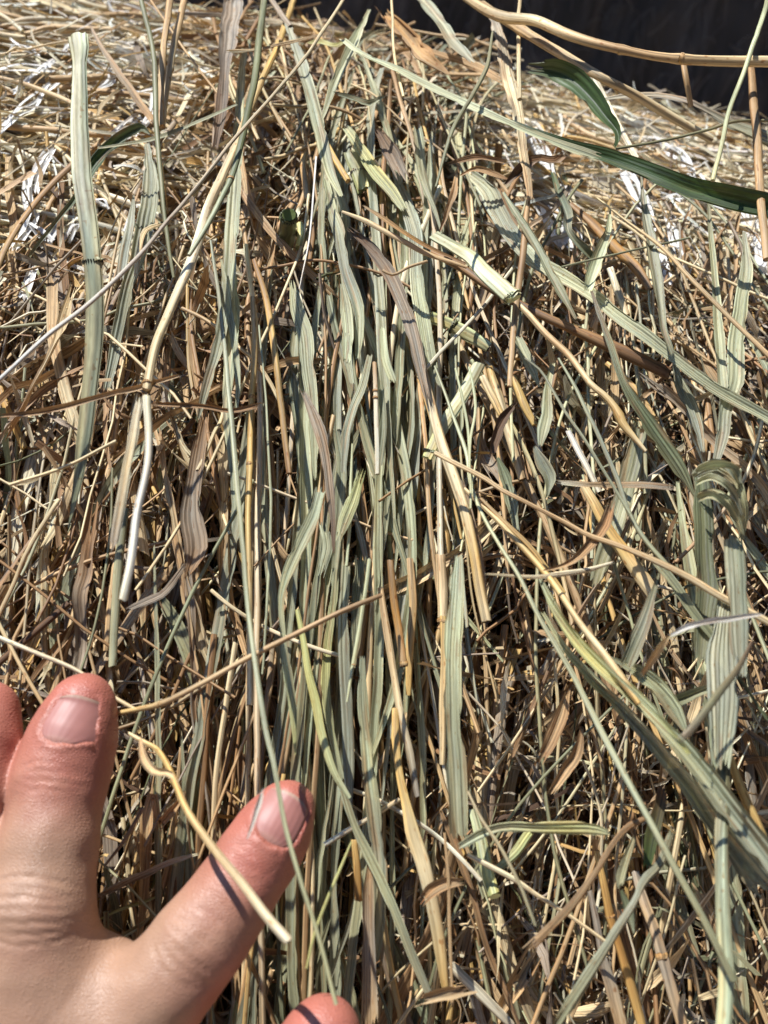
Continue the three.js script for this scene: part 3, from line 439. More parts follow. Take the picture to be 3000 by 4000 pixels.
// - right side -
T('s', 'q', [50, 70, 72, 70, 74, 70], '700,560 770,790 830,950 895,1180 960,1400 1050,1690', [26, 32, 34], 'P>T>P>T', 'thick grey-tan jointed straw leaning right near the bottom', { nodes: [0.59], flat: 0.7, groove: 0.1, anchor: 'the thick grey-tan jointed straw' });
T('s', 'q', [60, 80, 80], '460,1170 530,1400 605,1690', 28, 'P>T', 'grey-tan straw at the bottom edge left of the thick jointed straw', { flat: 0.6, groove: 0.1 });
T('s', 'q', [36, 50, 50], '375,700 430,950 470,1180', 25, 'P', 'greyish straw under the bent brown leaf near the bottom', { flat: 0.6 });
T('s', 'q', [36, 50, 52, 52, 60, 60], '415,410 480,700 520,900 600,1150 680,1400 760,1690', 24, 'Y>O>Y', 'deep golden straw running down beside the thick jointed straw', { nodes: [0.38] });
T('x', 'q', [30, 50, 40, 44, 60, 70, 76], '790,170 650,240 520,400 400,590 250,800 100,960 -40,1100', [44, 48, 48], 'B>T', 'brown leaf strip bent at the top, sloping down left near the bottom', { fold: 0.1, anchor: 'the bent brown strip' });
T('x', 'q', [40, 70, 60, 50, 60, 70, 84], '970,280 900,480 760,640 700,780 560,1000 400,1260 180,1600', [46, 52, 56], 'GG>BG>GG', 'kinked grey-green leaf strip sloping down left to the bottom edge', { fold: 0.15, anchor: 'the kinked grey-green strip' });
T('b', 'q', [70, 90, 90, 50], '905,-40 862,150 820,330 795,520', 38, 'DB>DG', 'dark leaf piece above the kinked grey-green strip');
T('b', 'q', [20, 70, 80, 30], '690,310 640,450 600,600 590,680', 40, 'G', 'short ragged green leaf beside the kinked strip', { jag: 1.5 });
T('b', 'q', [20, 70, 50, 8], '590,690 640,830 665,920 690,1010', 44, 'GD>G', 'small pointed green leaf in front of the thick jointed straw');
T('t', 'F', [5, 7, 9, 9, 8, 8, 9, 10, 12, 13, 14, 14, 13, 12], '938,790 976,888 1009,984 1018,1050 1045,1119 1081,1182 1120,1245 1161,1328 1236,1457 1296,1571 1371,1714 1440,1843 1521,1987 1586,2120', [34, 38, 40, 44, 48, 52, 58, 64], 'G>GP>G>G>GG', 'long green stalk slanting from the split stem to the lower right corner', { green: 1, anchor: 'the long slanting green stalk' });
T('t', 'l', [16, 24, 26, 28, 28, 32, 34, 34, 34], '890,0 1000,190 1090,380 1180,560 1270,760 1320,880 1390,1090 1490,1280 1680,1500', 46, 'G>BG>G', 'green stalk joining another stalk above the long pleated leaf', { green: 1 });
T('t', 'l', [14, 20, 20, 20, 20, 20, 20, 20], '640,0 760,90 850,230 950,400 1060,560 1180,760 1300,960 1400,1120', 48, 'BG>G', 'thin dark stalk crossing the crinkled green leaf', { green: 1 });
T('b', 'r', [60, 70, 66, 50, 30, 20], '850,-10 980,150 1100,330 1250,520 1400,750 1659,1130', 47, 'G>GD', 'green leaf tapering to a stalk that runs to the right edge', { fold: 0.35 });
T('s', 'F', [9, 12, 13, 14, 14, 15, 18, 10], '1003,1056 1084,1134 1165,1224 1206,1277 1251,1346 1305,1415 1347,1472 1380,1520', [36, 42, 50, 54], 'S>Y>S>Y', 'long golden straw running down onto the pleated green leaf', { anchor: 'the long golden straw on the pleated leaf' });
T('s', 'l', [24, 34, 36, 30], '330,1010 520,1200 700,1380 930,1690', 38, 'T>Y', 'tan straw alongside the long golden straw');
T('b', 'F', [10, 22, 28, 32, 34, 36, 38, 42, 46, 50, 54], '1165,1250 1192,1308 1246,1387 1299,1444 1353,1491 1408,1545 1459,1601 1514,1665 1550,1714 1612,1798 1695,1905', [42, 50, 55, 57], 'G>YG>GP>G>BG', 'long pleated pale green leaf sweeping to the lower right edge', { rib: 0.05, nr: 4, fold: 0.55, m: 33, anchor: 'the long pleated leaf' });
T('b', 'F', [8, 16, 22, 26, 28, 32, 36, 40, 44, 46], '1172,1322 1222,1404 1273,1464 1327,1514 1380,1568 1430,1625 1484,1690 1520,1742 1580,1828 1650,1915', [38, 44, 48, 50], 'GP>G>BG>G>BG', 'grey-green leaf fold running under the long pleated leaf', { rib: 0.05, nr: 4, fold: 0.5, m: 31, tw1: 0.4 });
T('b', 'F', [4, 8, 9, 10, 8], '1250,1380 1312,1440 1372,1496 1430,1556 1490,1630', 60, 'YG>GP>YG', 'narrow bright yellow-green pleat lying on the long pleated leaf', { fold: 0.4 });
T('b', 'r', [20, 100, 140, 130, 50], '520,680 700,760 860,890 980,1040 1065,1200', 44, 'G>GP>G', 'wide green leaf fanning out beside the long pleated leaf', { rib: 0.06, nr: 6, m: 21 });
T('b', 'r', [6, 60, 90, 110, 104], '885,50 830,220 770,400 700,560 630,740', 47, 'GG>BG>GG', 'pointed grey-green leaf standing upright above the pleated leaf', { fold: 0.2, anchor: 'the pointed grey-green leaf' });
T('d', 'r', [20, 50, 46, 20], '1610,365 1350,402 1100,450 945,522', [66, 70, 74], 'W', 'fuzzy whitish dry leaf edge hovering in front of the right blades', { fold: 0.1, wob: 0.1 });
T('d', 'r', [20, 50, 60, 30], '945,522 890,580 830,680 755,800', [74, 72, 66], 'S>T', 'blurred tan leaf end bending down from the fuzzy whitish leaf', { wob: 0.1 });
T('b', 'r', [80, 84, 60], '930,1010 1080,960 1230,900', 38, 'GD>G', 'short folded green leaf between the pleated leaf and the right blade', { fold: 0.4 });
T('s', 'F', [10, 11, 11, 10, 9, 9, 9, 10, 11, 13, 14, 14, 14], '938,978 985,1002 1045,1032 1084,1059 1126,1080 1180,1107 1228,1131 1270,1155 1330,1176 1425,1216 1491,1249 1545,1282 1675,1352', [46, 48, 50, 52], 'S>T>T>S', 'long tan straw running from the middle to the right edge', { flat: 0.6, groove: 0.1, anchor: 'the long tan straw to the right edge' });
T('x', 'l', [30, 40, 38, 46, 56, 44], '885,890 1000,900 1090,908 1300,910 1500,910 1680,925', 44, 'PS>T>P', 'weathered flat straw strip lying level right of the middle', { curl: -0.1, fold: 0.1, anchor: 'the level weathered strip' });
T('x', 'l', [16, 34, 44, 40, 24], '360,1552 700,1572 900,1550 1100,1520 1285,1468', 43, 'S>PS', 'pale straw strip lying level above the pleated leaf', { fold: 0.1 });
T('d', 'l', [60, 90, 76, 60, 34, 16], '1255,1060 1212,1200 1130,1320 1020,1430 900,1500 780,1525', 49, 'B>T', 'brown leaf curl with a dark frayed end near the level weathered strip', { wob: 0.12 });
T('b', 'l', [100, 130, 130, 130, 120, 120, 90], '1465,500 1420,700 1380,880 1330,1080 1280,1250 1220,1400 1150,1620', 26, 'GG>G>GG', 'flat green blade marked with crossing shadows of stalks', { fold: 0.05, anchor: 'the flat green blade with crossing shadows' });
T('b', 'l', [40, 70, 100, 90, 30], '845,40 805,250 800,400 772,520 755,630', 34, 'GP>G', 'pale crinkled green leaf right of the golden stems', { wob: 0.3, anchor: 'the crinkled green leaf' });
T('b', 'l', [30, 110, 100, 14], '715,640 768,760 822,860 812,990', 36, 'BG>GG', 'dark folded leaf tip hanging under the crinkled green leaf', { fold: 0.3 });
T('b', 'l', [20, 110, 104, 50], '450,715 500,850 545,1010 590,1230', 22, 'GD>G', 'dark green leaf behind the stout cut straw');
T('b', 'j', [60, 80, 70, 14], '585,1320 640,1450 690,1550 745,1680', 30, 'G>GP', 'short pointed leaf below the black-toothed stem end');
T('b', 'F', [6, 14, 16, 18, 34, 30, 6], '1277,628 1297,683 1321,746 1350,829 1409,923 1470,1016 1498,1070', [42, 44, 42], 'P>GG>GD>GG', 'dark twisted striped leaf with a dry purple upper tip', { tw1: 0.8, rib: 0.06, nr: 4, anchor: 'the dark twisted striped leaf' });
T('s', 'l', [50, 62, 60, 54], '395,60 450,250 505,460 625,870', 24, 'Y>S>T', 'golden stem leaning in the tangle right of the stout cut straw', { flat: 0.7 });
T('s', 'l', [50, 62, 40], '555,130 640,330 720,480', 26, 'Y', 'short golden stem above the crinkled green leaf');
T('s', 'l', [50, 76, 90, 104, 100], '1050,880 1150,1050 1250,1250 1400,1450 1570,1690', 30, 'S>Y>Y>S', 'broad golden split stem running down under the level weathered strip', { flat: 0.5, groove: 0.12, anchor: 'the broad golden split stem' });
T('s', 'l', [50, 60, 44], '335,130 420,300 490,440', 25, 'S>Y', 'short straw beside the leaning golden stem');
T('s', 'l', [40, 44, 36], '960,520 1060,720 1180,960', 32, 'W>PS', 'bleached white strip of straw above the broad golden split stem', { flat: 0.3 });
T('h', 'j', [84, 96, 104, 116, 118, 116], '-10,590 150,680 260,745 350,850 450,940 565,1042', [34, 42, 46], 'G>GP>G>G', 'pale green horsetail stem with a black-toothed open end', { flat: 0.38, rings: [0.97], ringCol: COL.GP, face: 0.995, anchor: 'the black-toothed horsetail end' });
T('s', 'F', [11, 14, 15, 14, 13, 13, 14, 16, 18, 12, 7], '1114,654 1144,683 1180,722 1225,764 1255,803 1275,830 1310,860 1330,886 1345,918 1368,945 1394,975', [40, 44, 44], 'S>T>S>Y>S', 'straw growing out of the black-toothed stem end with a rough joint', { nodes: [0.73], anchor: 'the straw with a rough joint' });
T('s', 'j', [54, 60, 60, 60, 60, 66, 80, 90, 84], '-20,710 200,830 400,970 560,1060 800,1180 1000,1270 1200,1360 1400,1450 1690,1590', [28, 34, 34], 'B>DB>B>DB', 'long dark brown straw crossing under the black-toothed stem end', { groove: 0.1, anchor: 'the long dark brown straw' });
T('s', 'j', [16, 40, 46, 46, 44, 40], '682,190 660,450 632,700 600,950 570,1250 538,1680', 41, 'T>B>T', 'upright brown straw passing behind the black-toothed stem end', { groove: 0.1 });
T('b', 'F', [24, 38, 39, 39, 36, 36, 33, 33, 30, 29, 27, 25], '1010,375 1051,410 1075,458 1108,512 1150,560 1210,596 1270,632 1330,680 1390,722 1450,768 1531,829 1680,915', [24, 30, 36, 40, 42], 'G>BG>GP>G>G', 'long grey-green leaf sweeping from upper middle to the right edge', { rib: 0.03, nr: 5, m: 29, anchor: 'the long sweeping grey-green leaf' });
T('b', 'j', [30, 70, 80, 80, 76, 24], '480,270 600,460 740,680 820,840 900,980 1010,1190', 42, 'G>GG', 'second grey-green leaf lying over the long sweeping leaf');
T('b', 'j', [6, 50, 90, 90, 60], '1262,370 1242,560 1185,720 1132,880 1100,985', 42, 'GP', 'pale leaf standing up across the long sweeping leaf', { fold: 0.2, anchor: 'the pale upright leaf' });
T('s', 'j', [48, 50, 48], '1262,832 1310,980 1375,1170', 30, 'PS>S', 'pale yellow straw with an open cut top under the dark twisted leaf');
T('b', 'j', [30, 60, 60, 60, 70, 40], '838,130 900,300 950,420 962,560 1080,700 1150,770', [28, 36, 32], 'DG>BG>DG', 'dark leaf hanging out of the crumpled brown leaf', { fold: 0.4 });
T('s', 'j', [40, 70, 74, 76, 50], '970,360 1150,520 1300,680 1450,830 1545,980', 17, 'B>O>B', 'rusty brown straw half buried below the right net strips', { flat: 0.6 });
T('t', 'F', [4, 6, 8, 9, 9, 9, 10, 10], '1287,428 1350,475 1430,536 1485,596 1550,662 1617,728 1659,768 1690,800', 48, 'S>T', 'thin straw-coloured stalk running down to the right edge', { anchor: 'the thin stalk to the right edge' });
T('t', 'm', 17, '-10,712 250,650 600,570 1012,474', 46, 'GG', 'olive stalk crossing the pale upright leaf');
T('d', 'j', [20, 56, 40], '105,75 300,30 510,62', 38, 'B', 'brown curled leaf lying level at the foot of the upper reed stem');
T('d', 'j', [16, 66, 70, 80, 40], '500,222 600,130 740,40 850,60 920,10', 38, 'DB>B', 'dark brown crumpled leaf above the dark hanging leaf', { wob: 0.4, anchor: 'the crumpled brown leaf' });
T('d', 'j', [20, 60, 60, 20], '180,160 300,110 420,150 520,190', 34, 'T>B', 'tan shrivelled leaf in the upper right of the bunch', { wob: 0.45 });
T('d', 'j', [20, 50, 50, 14], '40,560 90,420 140,280 150,120', 36, 'B>T', 'frayed brown leaf in the middle of the upper bunch', { wob: 0.4 });
T('b', 'F', [6, 25, 28, 34, 34, 30, 28, 14], '1606,500 1611,587 1600,654 1590,734 1587,829 1566,883 1561,936 1546,996', 40, 'BG>GP>G>BG', 'tall grey-green leaf at the right edge above the knotted leaves', { wob: 0.14, anchor: 'the tall leaf at the right edge' });
T('b', 'm', [20, 44, 60, 80, 84, 60], '1170,190 1195,500 1232,900 1252,1200 1290,1659 1300,1900', 36, 'GG>GP>BG', 'narrow crinkled leaf left of the tall right leaf', { wob: 0.2, fold: 0.3 });
T('b', 'm', [10, 60, 92, 90, 80, 60, 50], '622,-60 655,200 690,400 725,620 770,900 805,1200 880,1420', 46, 'BG>GG', 'slim dark grey leaf with a sharp tip standing on the right', { fold: 0.4, anchor: 'the slim dark grey leaf' });
T('b', 'F', [10, 26, 28, 27, 12], '1456,770 1470,829 1489,869 1507,922 1518,975', 34, 'GG>BG', 'dark striped leaf dropping from the slim grey leaf', { rib: 0.06 });
T('b', 'F', [20, 34, 38, 32, 28, 24, 10], '1500,1028 1520,1016 1550,1010 1584,1034 1601,1070 1606,1118 1600,1166', [50, 56, 56, 50], 'BG>G>GP>G', 'pleated leaf folded over like a knot at the right', { rib: 0.06, nr: 5, m: 31, anchor: 'the knotted folded leaf' });
T('b', 'F', [12, 24, 26, 22, 10], '1506,1070 1535,1064 1568,1082 1590,1112 1604,1155', [52, 58, 54], 'GP>G', 'second pleat under the knotted folded leaf', { rib: 0.06, nr: 4 });
T('b', 'n', [40, 70, 66, 50, 16], '1085,805 1180,760 1290,800 1380,900 1450,1060', [58, 62, 58], 'GP>G>BG', 'creased middle pleat of the knotted folded leaf', { fold: 0.5, rib: 0.04 });
T('b', 'n', [50, 70, 60, 30], '1180,640 1310,655 1405,770 1460,870', [56, 60, 54], 'BG>G', 'outer crease wrapped over the knotted folded leaf', { fold: 0.5 });
T('b', 'n', [20, 60, 70, 60, 20], '1050,740 1130,690 1260,660 1390,690 1430,800', [54, 62, 60], 'G>GP>BG', 'top crease wound round the knotted folded leaf', { fold: 0.6 });
T('b', 'n', [60, 70, 60, 30], '1090,930 1200,905 1310,985 1400,1110', [56, 60, 56], 'GG>GP', 'lower crease hanging out of the knotted folded leaf', { fold: 0.5 });
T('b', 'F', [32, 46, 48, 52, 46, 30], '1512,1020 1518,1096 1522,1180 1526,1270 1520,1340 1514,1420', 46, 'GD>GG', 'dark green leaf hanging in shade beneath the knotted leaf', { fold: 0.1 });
T('b', 'F', [40, 43, 42, 40, 20], '1585,1160 1590,1230 1591,1300 1596,1380 1600,1460', 53, 'G>BG', 'square-cut grey-green leaf below the knotted folded leaf', { fold: 0.06, jag: 0.25 });
T('b', 'F', [34, 56, 63, 63, 60, 50, 34], '1570,1290 1566,1351 1562,1426 1562,1500 1560,1560 1558,1610 1556,1650', [50, 54, 56], 'G>BG>G', 'broad striped blade with a rounded end at the right', { rib: 0.03, nr: 7, fold: 0.05, m: 31, anchor: 'the broad right blade' });
T('h', 'F', [30, 26, 25, 26, 28, 28, 27], '1560,1620 1563,1720 1560,1810 1560,1920 1564,2040 1568,2110 1560,2230', [52, 58, 60], 'GG>G>GP', 'upright green stem standing at the lower right', { flat: 0.7, ng: 9, anchor: 'the upright green stem' });
T('x', 'F', [6, 12, 18, 18, 18, 14], '1624,1385 1597,1440 1552,1500 1522,1540 1492,1578 1470,1600', [66, 72, 70], 'DB>GG>P', 'olive dry leaf slanting in front of the broad right blade', { fold: 0.1 });
T('s', 'F', [15, 16, 17, 18, 18], '1578,1636 1593,1680 1606,1716 1632,1776 1668,1860', 46, 'Y', 'golden straw at the right edge by the pleated leaf');
// - top right against the dark background -
T('b', 'F', [12, 20, 20, 20, 22, 24, 22], '740,85 790,122 860,152 980,212 1090,262 1180,300 1290,340', [44, 52, 57, 58], 'GP>GP>GP>G', 'pale green reed stem slanting across the upper right', { fold: 0.25, anchor: 'the slanting reed stem' });
T('b', 'F', [10, 22, 32, 42, 50, 54], '1100,262 1200,305 1330,345 1450,393 1560,424 1700,458', [50, 54, 58], 'DG>DG>DG', 'broad dark green leaf reaching the right edge below the black background', { fold: 0.2, glossy: 1, rib: 0.01, m: 31, tw0: 0.1, tw1: 0.5, spot: 0.1, anchor: 'the broad dark green leaf' });
T('b', 'b', [14, 22, 34, 54, 80, 86, 80, 50], '1000,634 1012,602 1004,560 970,515 900,430 820,350 735,305 655,296', [54, 56, 56], 'DG>DG>DG>GD', 'dark green leaf bent back up with a torn tip', { fold: 0.5, glossy: 1, jag: 0.9, tw0: -0.5, tw1: -0.7, spot: 0.1, anchor: 'the bent back dark leaf' });
T('s', 'b', [34, 44, 42, 40, 34, 36, 40], '350,-15 500,70 650,90 800,150 1000,210 1290,255 1690,268', [50, 62, 66], 'T>S>T>S', 'long arching tan straw across the black background', { nodes: [0.68, 0.83], anchor: 'the long arching straw' });
T('s', 'b', [34, 36, 40, 36, 36, 36, 30], '420,20 560,110 760,230 950,340 1100,420 1250,510 1420,605', [48, 56, 44], 'T>S', 'lower of the two tan straws sloping against the black background', { nodes: [0.2] });
T('s', 'b', [22, 24, 20], '1290,235 1305,330 1330,460', [62, 60, 54], 'T', 'small twig-like leaf hanging from the arching straw joint');
T('x', 'b', [26, 60, 60, 50, 40, 26], '460,50 510,200 540,350 580,500 610,700 630,860', 42, 'P>S>T', 'pale grey split stem standing upright before the black background', { anchor: 'the pale upright split stem' });
T('t', 'b', [12, 16, 18], '586,-10 580,250 586,430', 50, 'S', 'fine pale stalk standing up into the black background');
T('b', 'b', [46, 60, 62, 36], '150,-15 240,90 310,190 385,265', 44, 'G>BG', 'grey-green leaf slanting from the top edge into the bunch');
T('d', 'b', [50, 90, 90, 14], '-10,50 80,150 165,245 280,325', 40, 'O>T', 'orange-brown leaf at the top middle', { wob: 0.1 });
T('x', 'b', [30, 40, 44, 40], '160,210 300,250 420,295 510,345', 38, 'T', 'tan broken sheath lying behind the slanting reed stem');
T('x', 'b', [16, 30, 36, 40, 50, 60, 80], '918,436 1060,412 1200,412 1320,440 1420,488 1500,530 1690,610', [44, 48, 44], 'PS>P>G', 'pale arched sheath ending at the right edge', { anchor: 'the pale arched sheath' });
T('t', 'b', 17, '1665,-15 1570,270 1500,460 1420,780', 70, 'GP', 'thin pale green stalk slanting across the upper right corner', { green: 1 });
T('s', 'b', [22, 32, 32, 30], '1578,238 1600,450 1630,850 1652,1120', 58, 'B>T', 'brown straw standing upright at the right edge', { flat: 0.8 });
T('t', 'b', 12, '1000,642 1200,610 1400,560 1520,525 1680,520', 54, 'GG', 'fine olive stalk arching under the pale arched sheath');
T('s', 'b', [20, 24, 24], '905,325 1000,520 1095,690', 36, 'PS', 'pale straw leaning behind the bent back dark leaf');
T('s', 'b', [10, 12, 12], '33,-10 48,250 85,420', 50, 'S', 'fine golden straw hanging at the top middle');
T('t', 'b', [8, 18, 18, 18, 10], '465,140 440,300 380,420 300,560 225,810', 60, 'GG', 'blurred olive stalk curving in front of the slanting reed stem');
T('b', 's', [20, 80, 74, 24], '1335,80 1200,350 1060,650 955,960', 40, 'GP>G', 'pale green leaf leaning left at the top of the bunch', { fold: 0.25 });
T('x', 's', [36, 44, 40, 30], '180,420 420,400 640,350 980,270', 44, 'S>T', 'tan frayed strip lying level across the thick olive stem');
T('b', 's', [16, 60, 60, 30], '840,350 940,340 1040,370 1120,340', 40, 'YG', 'small bright green leaf scrap at the top of the bunch');
T('s', 's', [40, 44], '540,0 700,220', 34, 'P', 'grey straw leaning in at the top edge');
T('d', 's', [30, 60, 60, 30], '1060,760 1200,800 1320,840 1440,780', 40, 'GG>G', 'shrivelled greenish leaf curling in the upper middle', { wob: 0.3 });
// - around the middle right -
T('h', 'd', [54, 60, 60, 44], '195,265 290,300 380,350 455,395', 22, 'YG>GP', 'pale horsetail piece with a black ring in the shaded middle', { rings: [0.35], flat: 0.4, anchor: 'the black-ringed horsetail piece' });
T('h', 'd', [50, 58, 60, 52], '412,465 330,620 250,745 186,872', 24, 'G>GP>YG', 'pale green horsetail slanting down left to a white cut end', { flat: 0.35, face: 0.99, rings: [0.93], anchor: 'the white-ended horsetail' });
T('t', 'l', [14, 20, 22, 20, 18], '240,60 270,180 290,370 250,600 250,1080', 42, 'GP', 'pale forked stalk, right one of the pair', { green: 1 });
T('t', 'l', [14, 20, 20, 14], '150,70 200,300 238,560 244,760', 40, 'GP', 'pale forked stalk, left one of the pair', { green: 1 });
T('d', 'l', [20, 70, 70, 40], '570,330 490,440 440,560 400,720', 32, 'DB', 'dark brown frayed leaf behind the leaning golden stem', { jag: 2 });
T('d', 'r', [30, 90, 90, 60], '210,930 160,1100 90,1280 20,1420', 34, 'T>B', 'tan dry leaf standing low right of the broad striped blade', { wob: 0.2, anchor: 'the tan dry leaf' });
T('d', 'r', [20, 80, 90, 60], '320,1180 280,1360 190,1500 100,1640', 36, 'B>T', 'second tan dry leaf curling below the tan dry leaf', { wob: 0.2 });
// - between the fingers and over the index finger -
T('s', 'z', [14, 20, 22, 24, 28, 30, 34, 36, 38, 40], '575,360 640,398 700,432 750,510 785,590 835,705 950,870 1080,1030 1200,1190 1292,1290', [40, 44, 50, 56, 62, 68, 72, 74], 'S>Y>Y>S>PS', 'curved straw with a cut end resting across the index finger', { nodes: [0.42], anchor: 'the curved straw over the index finger' });
T('d', 'z', [16, 38, 40, 30, 12], '625,380 640,470 690,530 760,540 800,600', [46, 52, 58], 'T>S', 'twisted dry leaf wound round the curved straw', { wob: 0.35 });
T('d', 'z', [18, 26, 5], '1172,618 1152,700 1104,834', 70, 'W', 'white papery flake stuck on the index finger', { wob: 0.2 });
T('d', 'z', [10, 34, 36, 34], '640,800 655,720 685,628 715,772', 24, 'PS>T', 'pale dry leaf bent upright between the fingers');
T('d', 'z', [34, 34, 16], '712,775 760,715 806,655', 25, 'T', 'tan leaf tip leaning off the pale bent leaf between the fingers');
T('s', 'z', [10, 16, 16], '468,950 560,830 640,690', 25, 'P', 'grey straw leaning between the middle and index fingers');
T('x', 'z', [10, 30, 32, 26, 10], '440,1090 520,1050 640,990 780,930 890,900', 24, 'P>PS', 'grey-white strip lying between the middle and index fingers');
T('b', 'z', [6, 18, 16, 8], '430,1200 560,1140 640,1115 700,1090', 20, 'YG', 'small yellow-green blade low between the fingers');
T('b', 'z', [10, 24, 20, 8], '455,1345 550,1262 620,1220 680,1170', 20, 'GP', 'pale green blade near the web between the fingers');
T('b', 'z', [20, 40, 44], '470,960 520,1150 545,1330', 14, 'GG', 'grey-green leaf deep between the middle and index fingers');

// ---------- further single strands of the loose sheaf: each its own thing, placed on the bale by hanging direction ----------
{
  const D = Math.PI / 180, NAMES = { G: 'grey-green', GG: 'dull green', BG: 'bluish grey-green', GP: 'pale green', GD: 'dark green', S: 'straw-yellow', T: 'tan', B: 'brown', P: 'greyish', Y: 'golden', PS: 'pale', DB: 'dark brown', YG: 'yellow-green' };
  const NOUN = { b: 'leaf blade', s: 'straw', t: 'fine stalk', d: 'dry leaf', x: 'split sheath' };
  const where = (x, y) => { // nearest landmark strand and how this one lies to it
    let best = null, bd = 1e9; for (const a of anchors) { const d = Math.hypot(a[0] - x, a[1] - y); if (d < bd) { bd = d; best = a; } }
    const dx = x - best[0], dy = y - best[1]; return (Math.abs(dy) > Math.abs(dx) * 1.2 ? (dy < 0 ? 'above ' : 'below ') : dx < 0 ? 'left of ' : 'right of ') + best[2];
  };
  const used = new Set(), two = (x, y) => anchors.slice().sort((a, b) => Math.hypot(a[0] - x, a[1] - y) - Math.hypot(b[0] - x, b[1] - y)).slice(0, 2).map(a => a[2]);
  const one = (type, x, phi, ang, len, h0, h1, w, cols, o) => {
    const n = 6, pts = [], sd = rnd() * 99, bend = gs() * 0.25;
    for (let i = 0; i <= n; i++) { const t = i / n, a = ang + bend * (t - 0.5), u = (t - 0.5) * len; const xx = x + Math.sin(a) * u + 0.03 * len * (noise(t * 3 + sd, 1) - 0.5), ph = phi - Math.cos(a) * u / R, r = R + mix(h0, h1, t) + 0.004 * (noise(t * 4 + sd, 2) - 0.5); pts.push(V(xx, Math.sin(ph) * r, Math.cos(ph) * r)); }
    const mid = toPhoto(pts[3]), inside = pts.some(p => { const [u, v] = toPhoto(p); return u > 0 && u < 3000 && v > 0 && v < 4000; }); if (!inside) return false;
    const top = strand(type, pts, t => w * (type === 'b' ? Math.min(1, 0.25 + 4 * Math.min(t, 1 - t)) : 1), cols.map(c => COL[c]), o);
    const size = len > 0.12 ? 'long ' : len < 0.07 ? 'short ' : '', e0 = toPhoto(pts[0]), e1 = toPhoto(pts[n]), lean = Math.atan2(e1[0] - e0[0], e1[1] - e0[1]), mx = clamp(mid[0], 0, 3000), my = clamp(mid[1], 0, 4000);
    const way = Math.abs(lean) > 1.1 ? 'lying level ' : Math.abs(lean) < 0.12 ? 'upright ' : lean > 0 ? 'leaning down right ' : 'leaning down left ', wide = w > 0.003 ? 'wide ' : w < 0.0009 ? 'hair-thin ' : w < 0.0017 ? 'thin ' : '';
    const near = where(mx, my), head = `${NAMES[cols[0]]} ${NOUN[type]} `;
    const tries = [size + head + near, size + head + way + near, wide + size + head + way + near, `${NAMES[cols[0]]} and ${NAMES[cols[1]]} ${NOUN[type]} ` + way + near, wide + head + near, size + head + 'near ' + two(mx, my)[1], wide + head + way + 'near ' + two(mx, my)[1], head + 'between ' + two(mx, my).join(' and ')]; const label = tries.find(q => !used.has(q) && q.split(/[\s]+/).length <= 16) ?? tries[0]; used.add(label);
    tag(top, label, KIND[type][1], KIND[type][2]); return true;
  };
  const sheaf = (count, type, cols, lens, ws, hs, spread, o) => {
    let made = 0, guard = 0;
    while (made < count && guard++ < count * 6) {
      const x = clamp(gs() * 0.06 + rr(-0.04, 0.05), -0.15, 0.15), phi = rr(-2, 78) * D, p = V(x, Math.sin(phi) * R, Math.cos(phi) * R); if (rnd() < hayTop(p) || rnd() < 0.7 * hollow(p)) continue;
      const ang = gs() * spread + 0.13 + (x > 0.02 ? 3.2 * (x - 0.02) * rnd() : 0), h = rr(hs[0], hs[1]) / 1000;
      if ([-0.03, 0.03].some(u => rnd() < 0.55 * hollow(V(x + Math.sin(ang) * u, Math.sin(phi - Math.cos(ang) * u / R) * R, Math.cos(phi - Math.cos(ang) * u / R) * R)))) continue;
      if (one(type, x, phi, ang, rr(lens[0], lens[1]), h, h + rr(-0.004, 0.006), rr(ws[0], ws[1]), [pick(cols), pick(cols)], { ...(typeof o === 'function' ? o() : o) })) made++;
    }
  };
  sheaf(26, 'b', ['G', 'GG', 'BG', 'GP', 'G'], [0.06, 0.17], [0.0018, 0.004], [4, 17], 0.16, () => ({ m: 13, fold: rr(0.05, 0.4), wob: 0.18, tw0: gs() * 0.5, tw1: gs() * 0.7 }));
  sheaf(130, 's', ['T', 'S', 'Y', 'T', 'P', 'B', 'B', 'T'], [0.05, 0.15], [0.0007, 0.0021], [3, 15], 0.2, () => ({ m: 11, flat: rr(0.5, 0.9), nodes: rnd() < 0.3 ? [rr(0.2, 0.8)] : undefined }));
  sheaf(70, 'x', ['T', 'P', 'B', 'S'], [0.04, 0.11], [0.0018, 0.0034], [3, 17], 0.28, () => ({ m: 9, tw0: gs(), tw1: gs() }));
  sheaf(85, 'd', ['B', 'T', 'T', 'P', 'S'], [0.025, 0.07], [0.0012, 0.0034], [4, 20], 0.5, () => ({ m: 9, tw0: gs() * 1.2, tw1: gs() * 1.6, wob: 0.5, jag: 2.5, fold: 0.3 }));
  sheaf(75, 't', ['G', 'S', 'T', 'GP', 'GG'], [0.06, 0.17], [0.0006, 0.0012], [8, 24], 0.3, () => ({ m: 8, green: rnd() < 0.5 }));
  sheaf(45, 't', ['S', 'T', 'B', 'PS'], [0.025, 0.06], [0.0007, 0.0013], [8, 24], 1.3, { m: 8 });
  const column = (n, cols, type) => { let made = 0, guard = 0; while (made < n && guard++ < 900) { const h = rr(10, 22) / 1000; if (one(type, rr(-0.03, 0.01), rr(2, 58) * D, gs() * 0.07 + 0.21, rr(0.12, 0.26), h, h + rr(-0.003, 0.004), type === 'b' ? rr(0.001, 0.003) : rr(0.0006, 0.0016), [pick(cols), pick(cols)], { m: 13, fold: rr(0.1, 0.5), wob: 0.22, tw0: gs() * 0.4, tw1: gs() * 0.5, jag: 1.5 })) made++; } };
  column(50, ['G', 'GP', 'BG', 'GG', 'G'], 'b'); column(55, ['T', 'S', 'B', 'T', 'PS', 'Y'], 's');
  // straws lying on the matted top of the bale
  let made = 0, guard = 0;
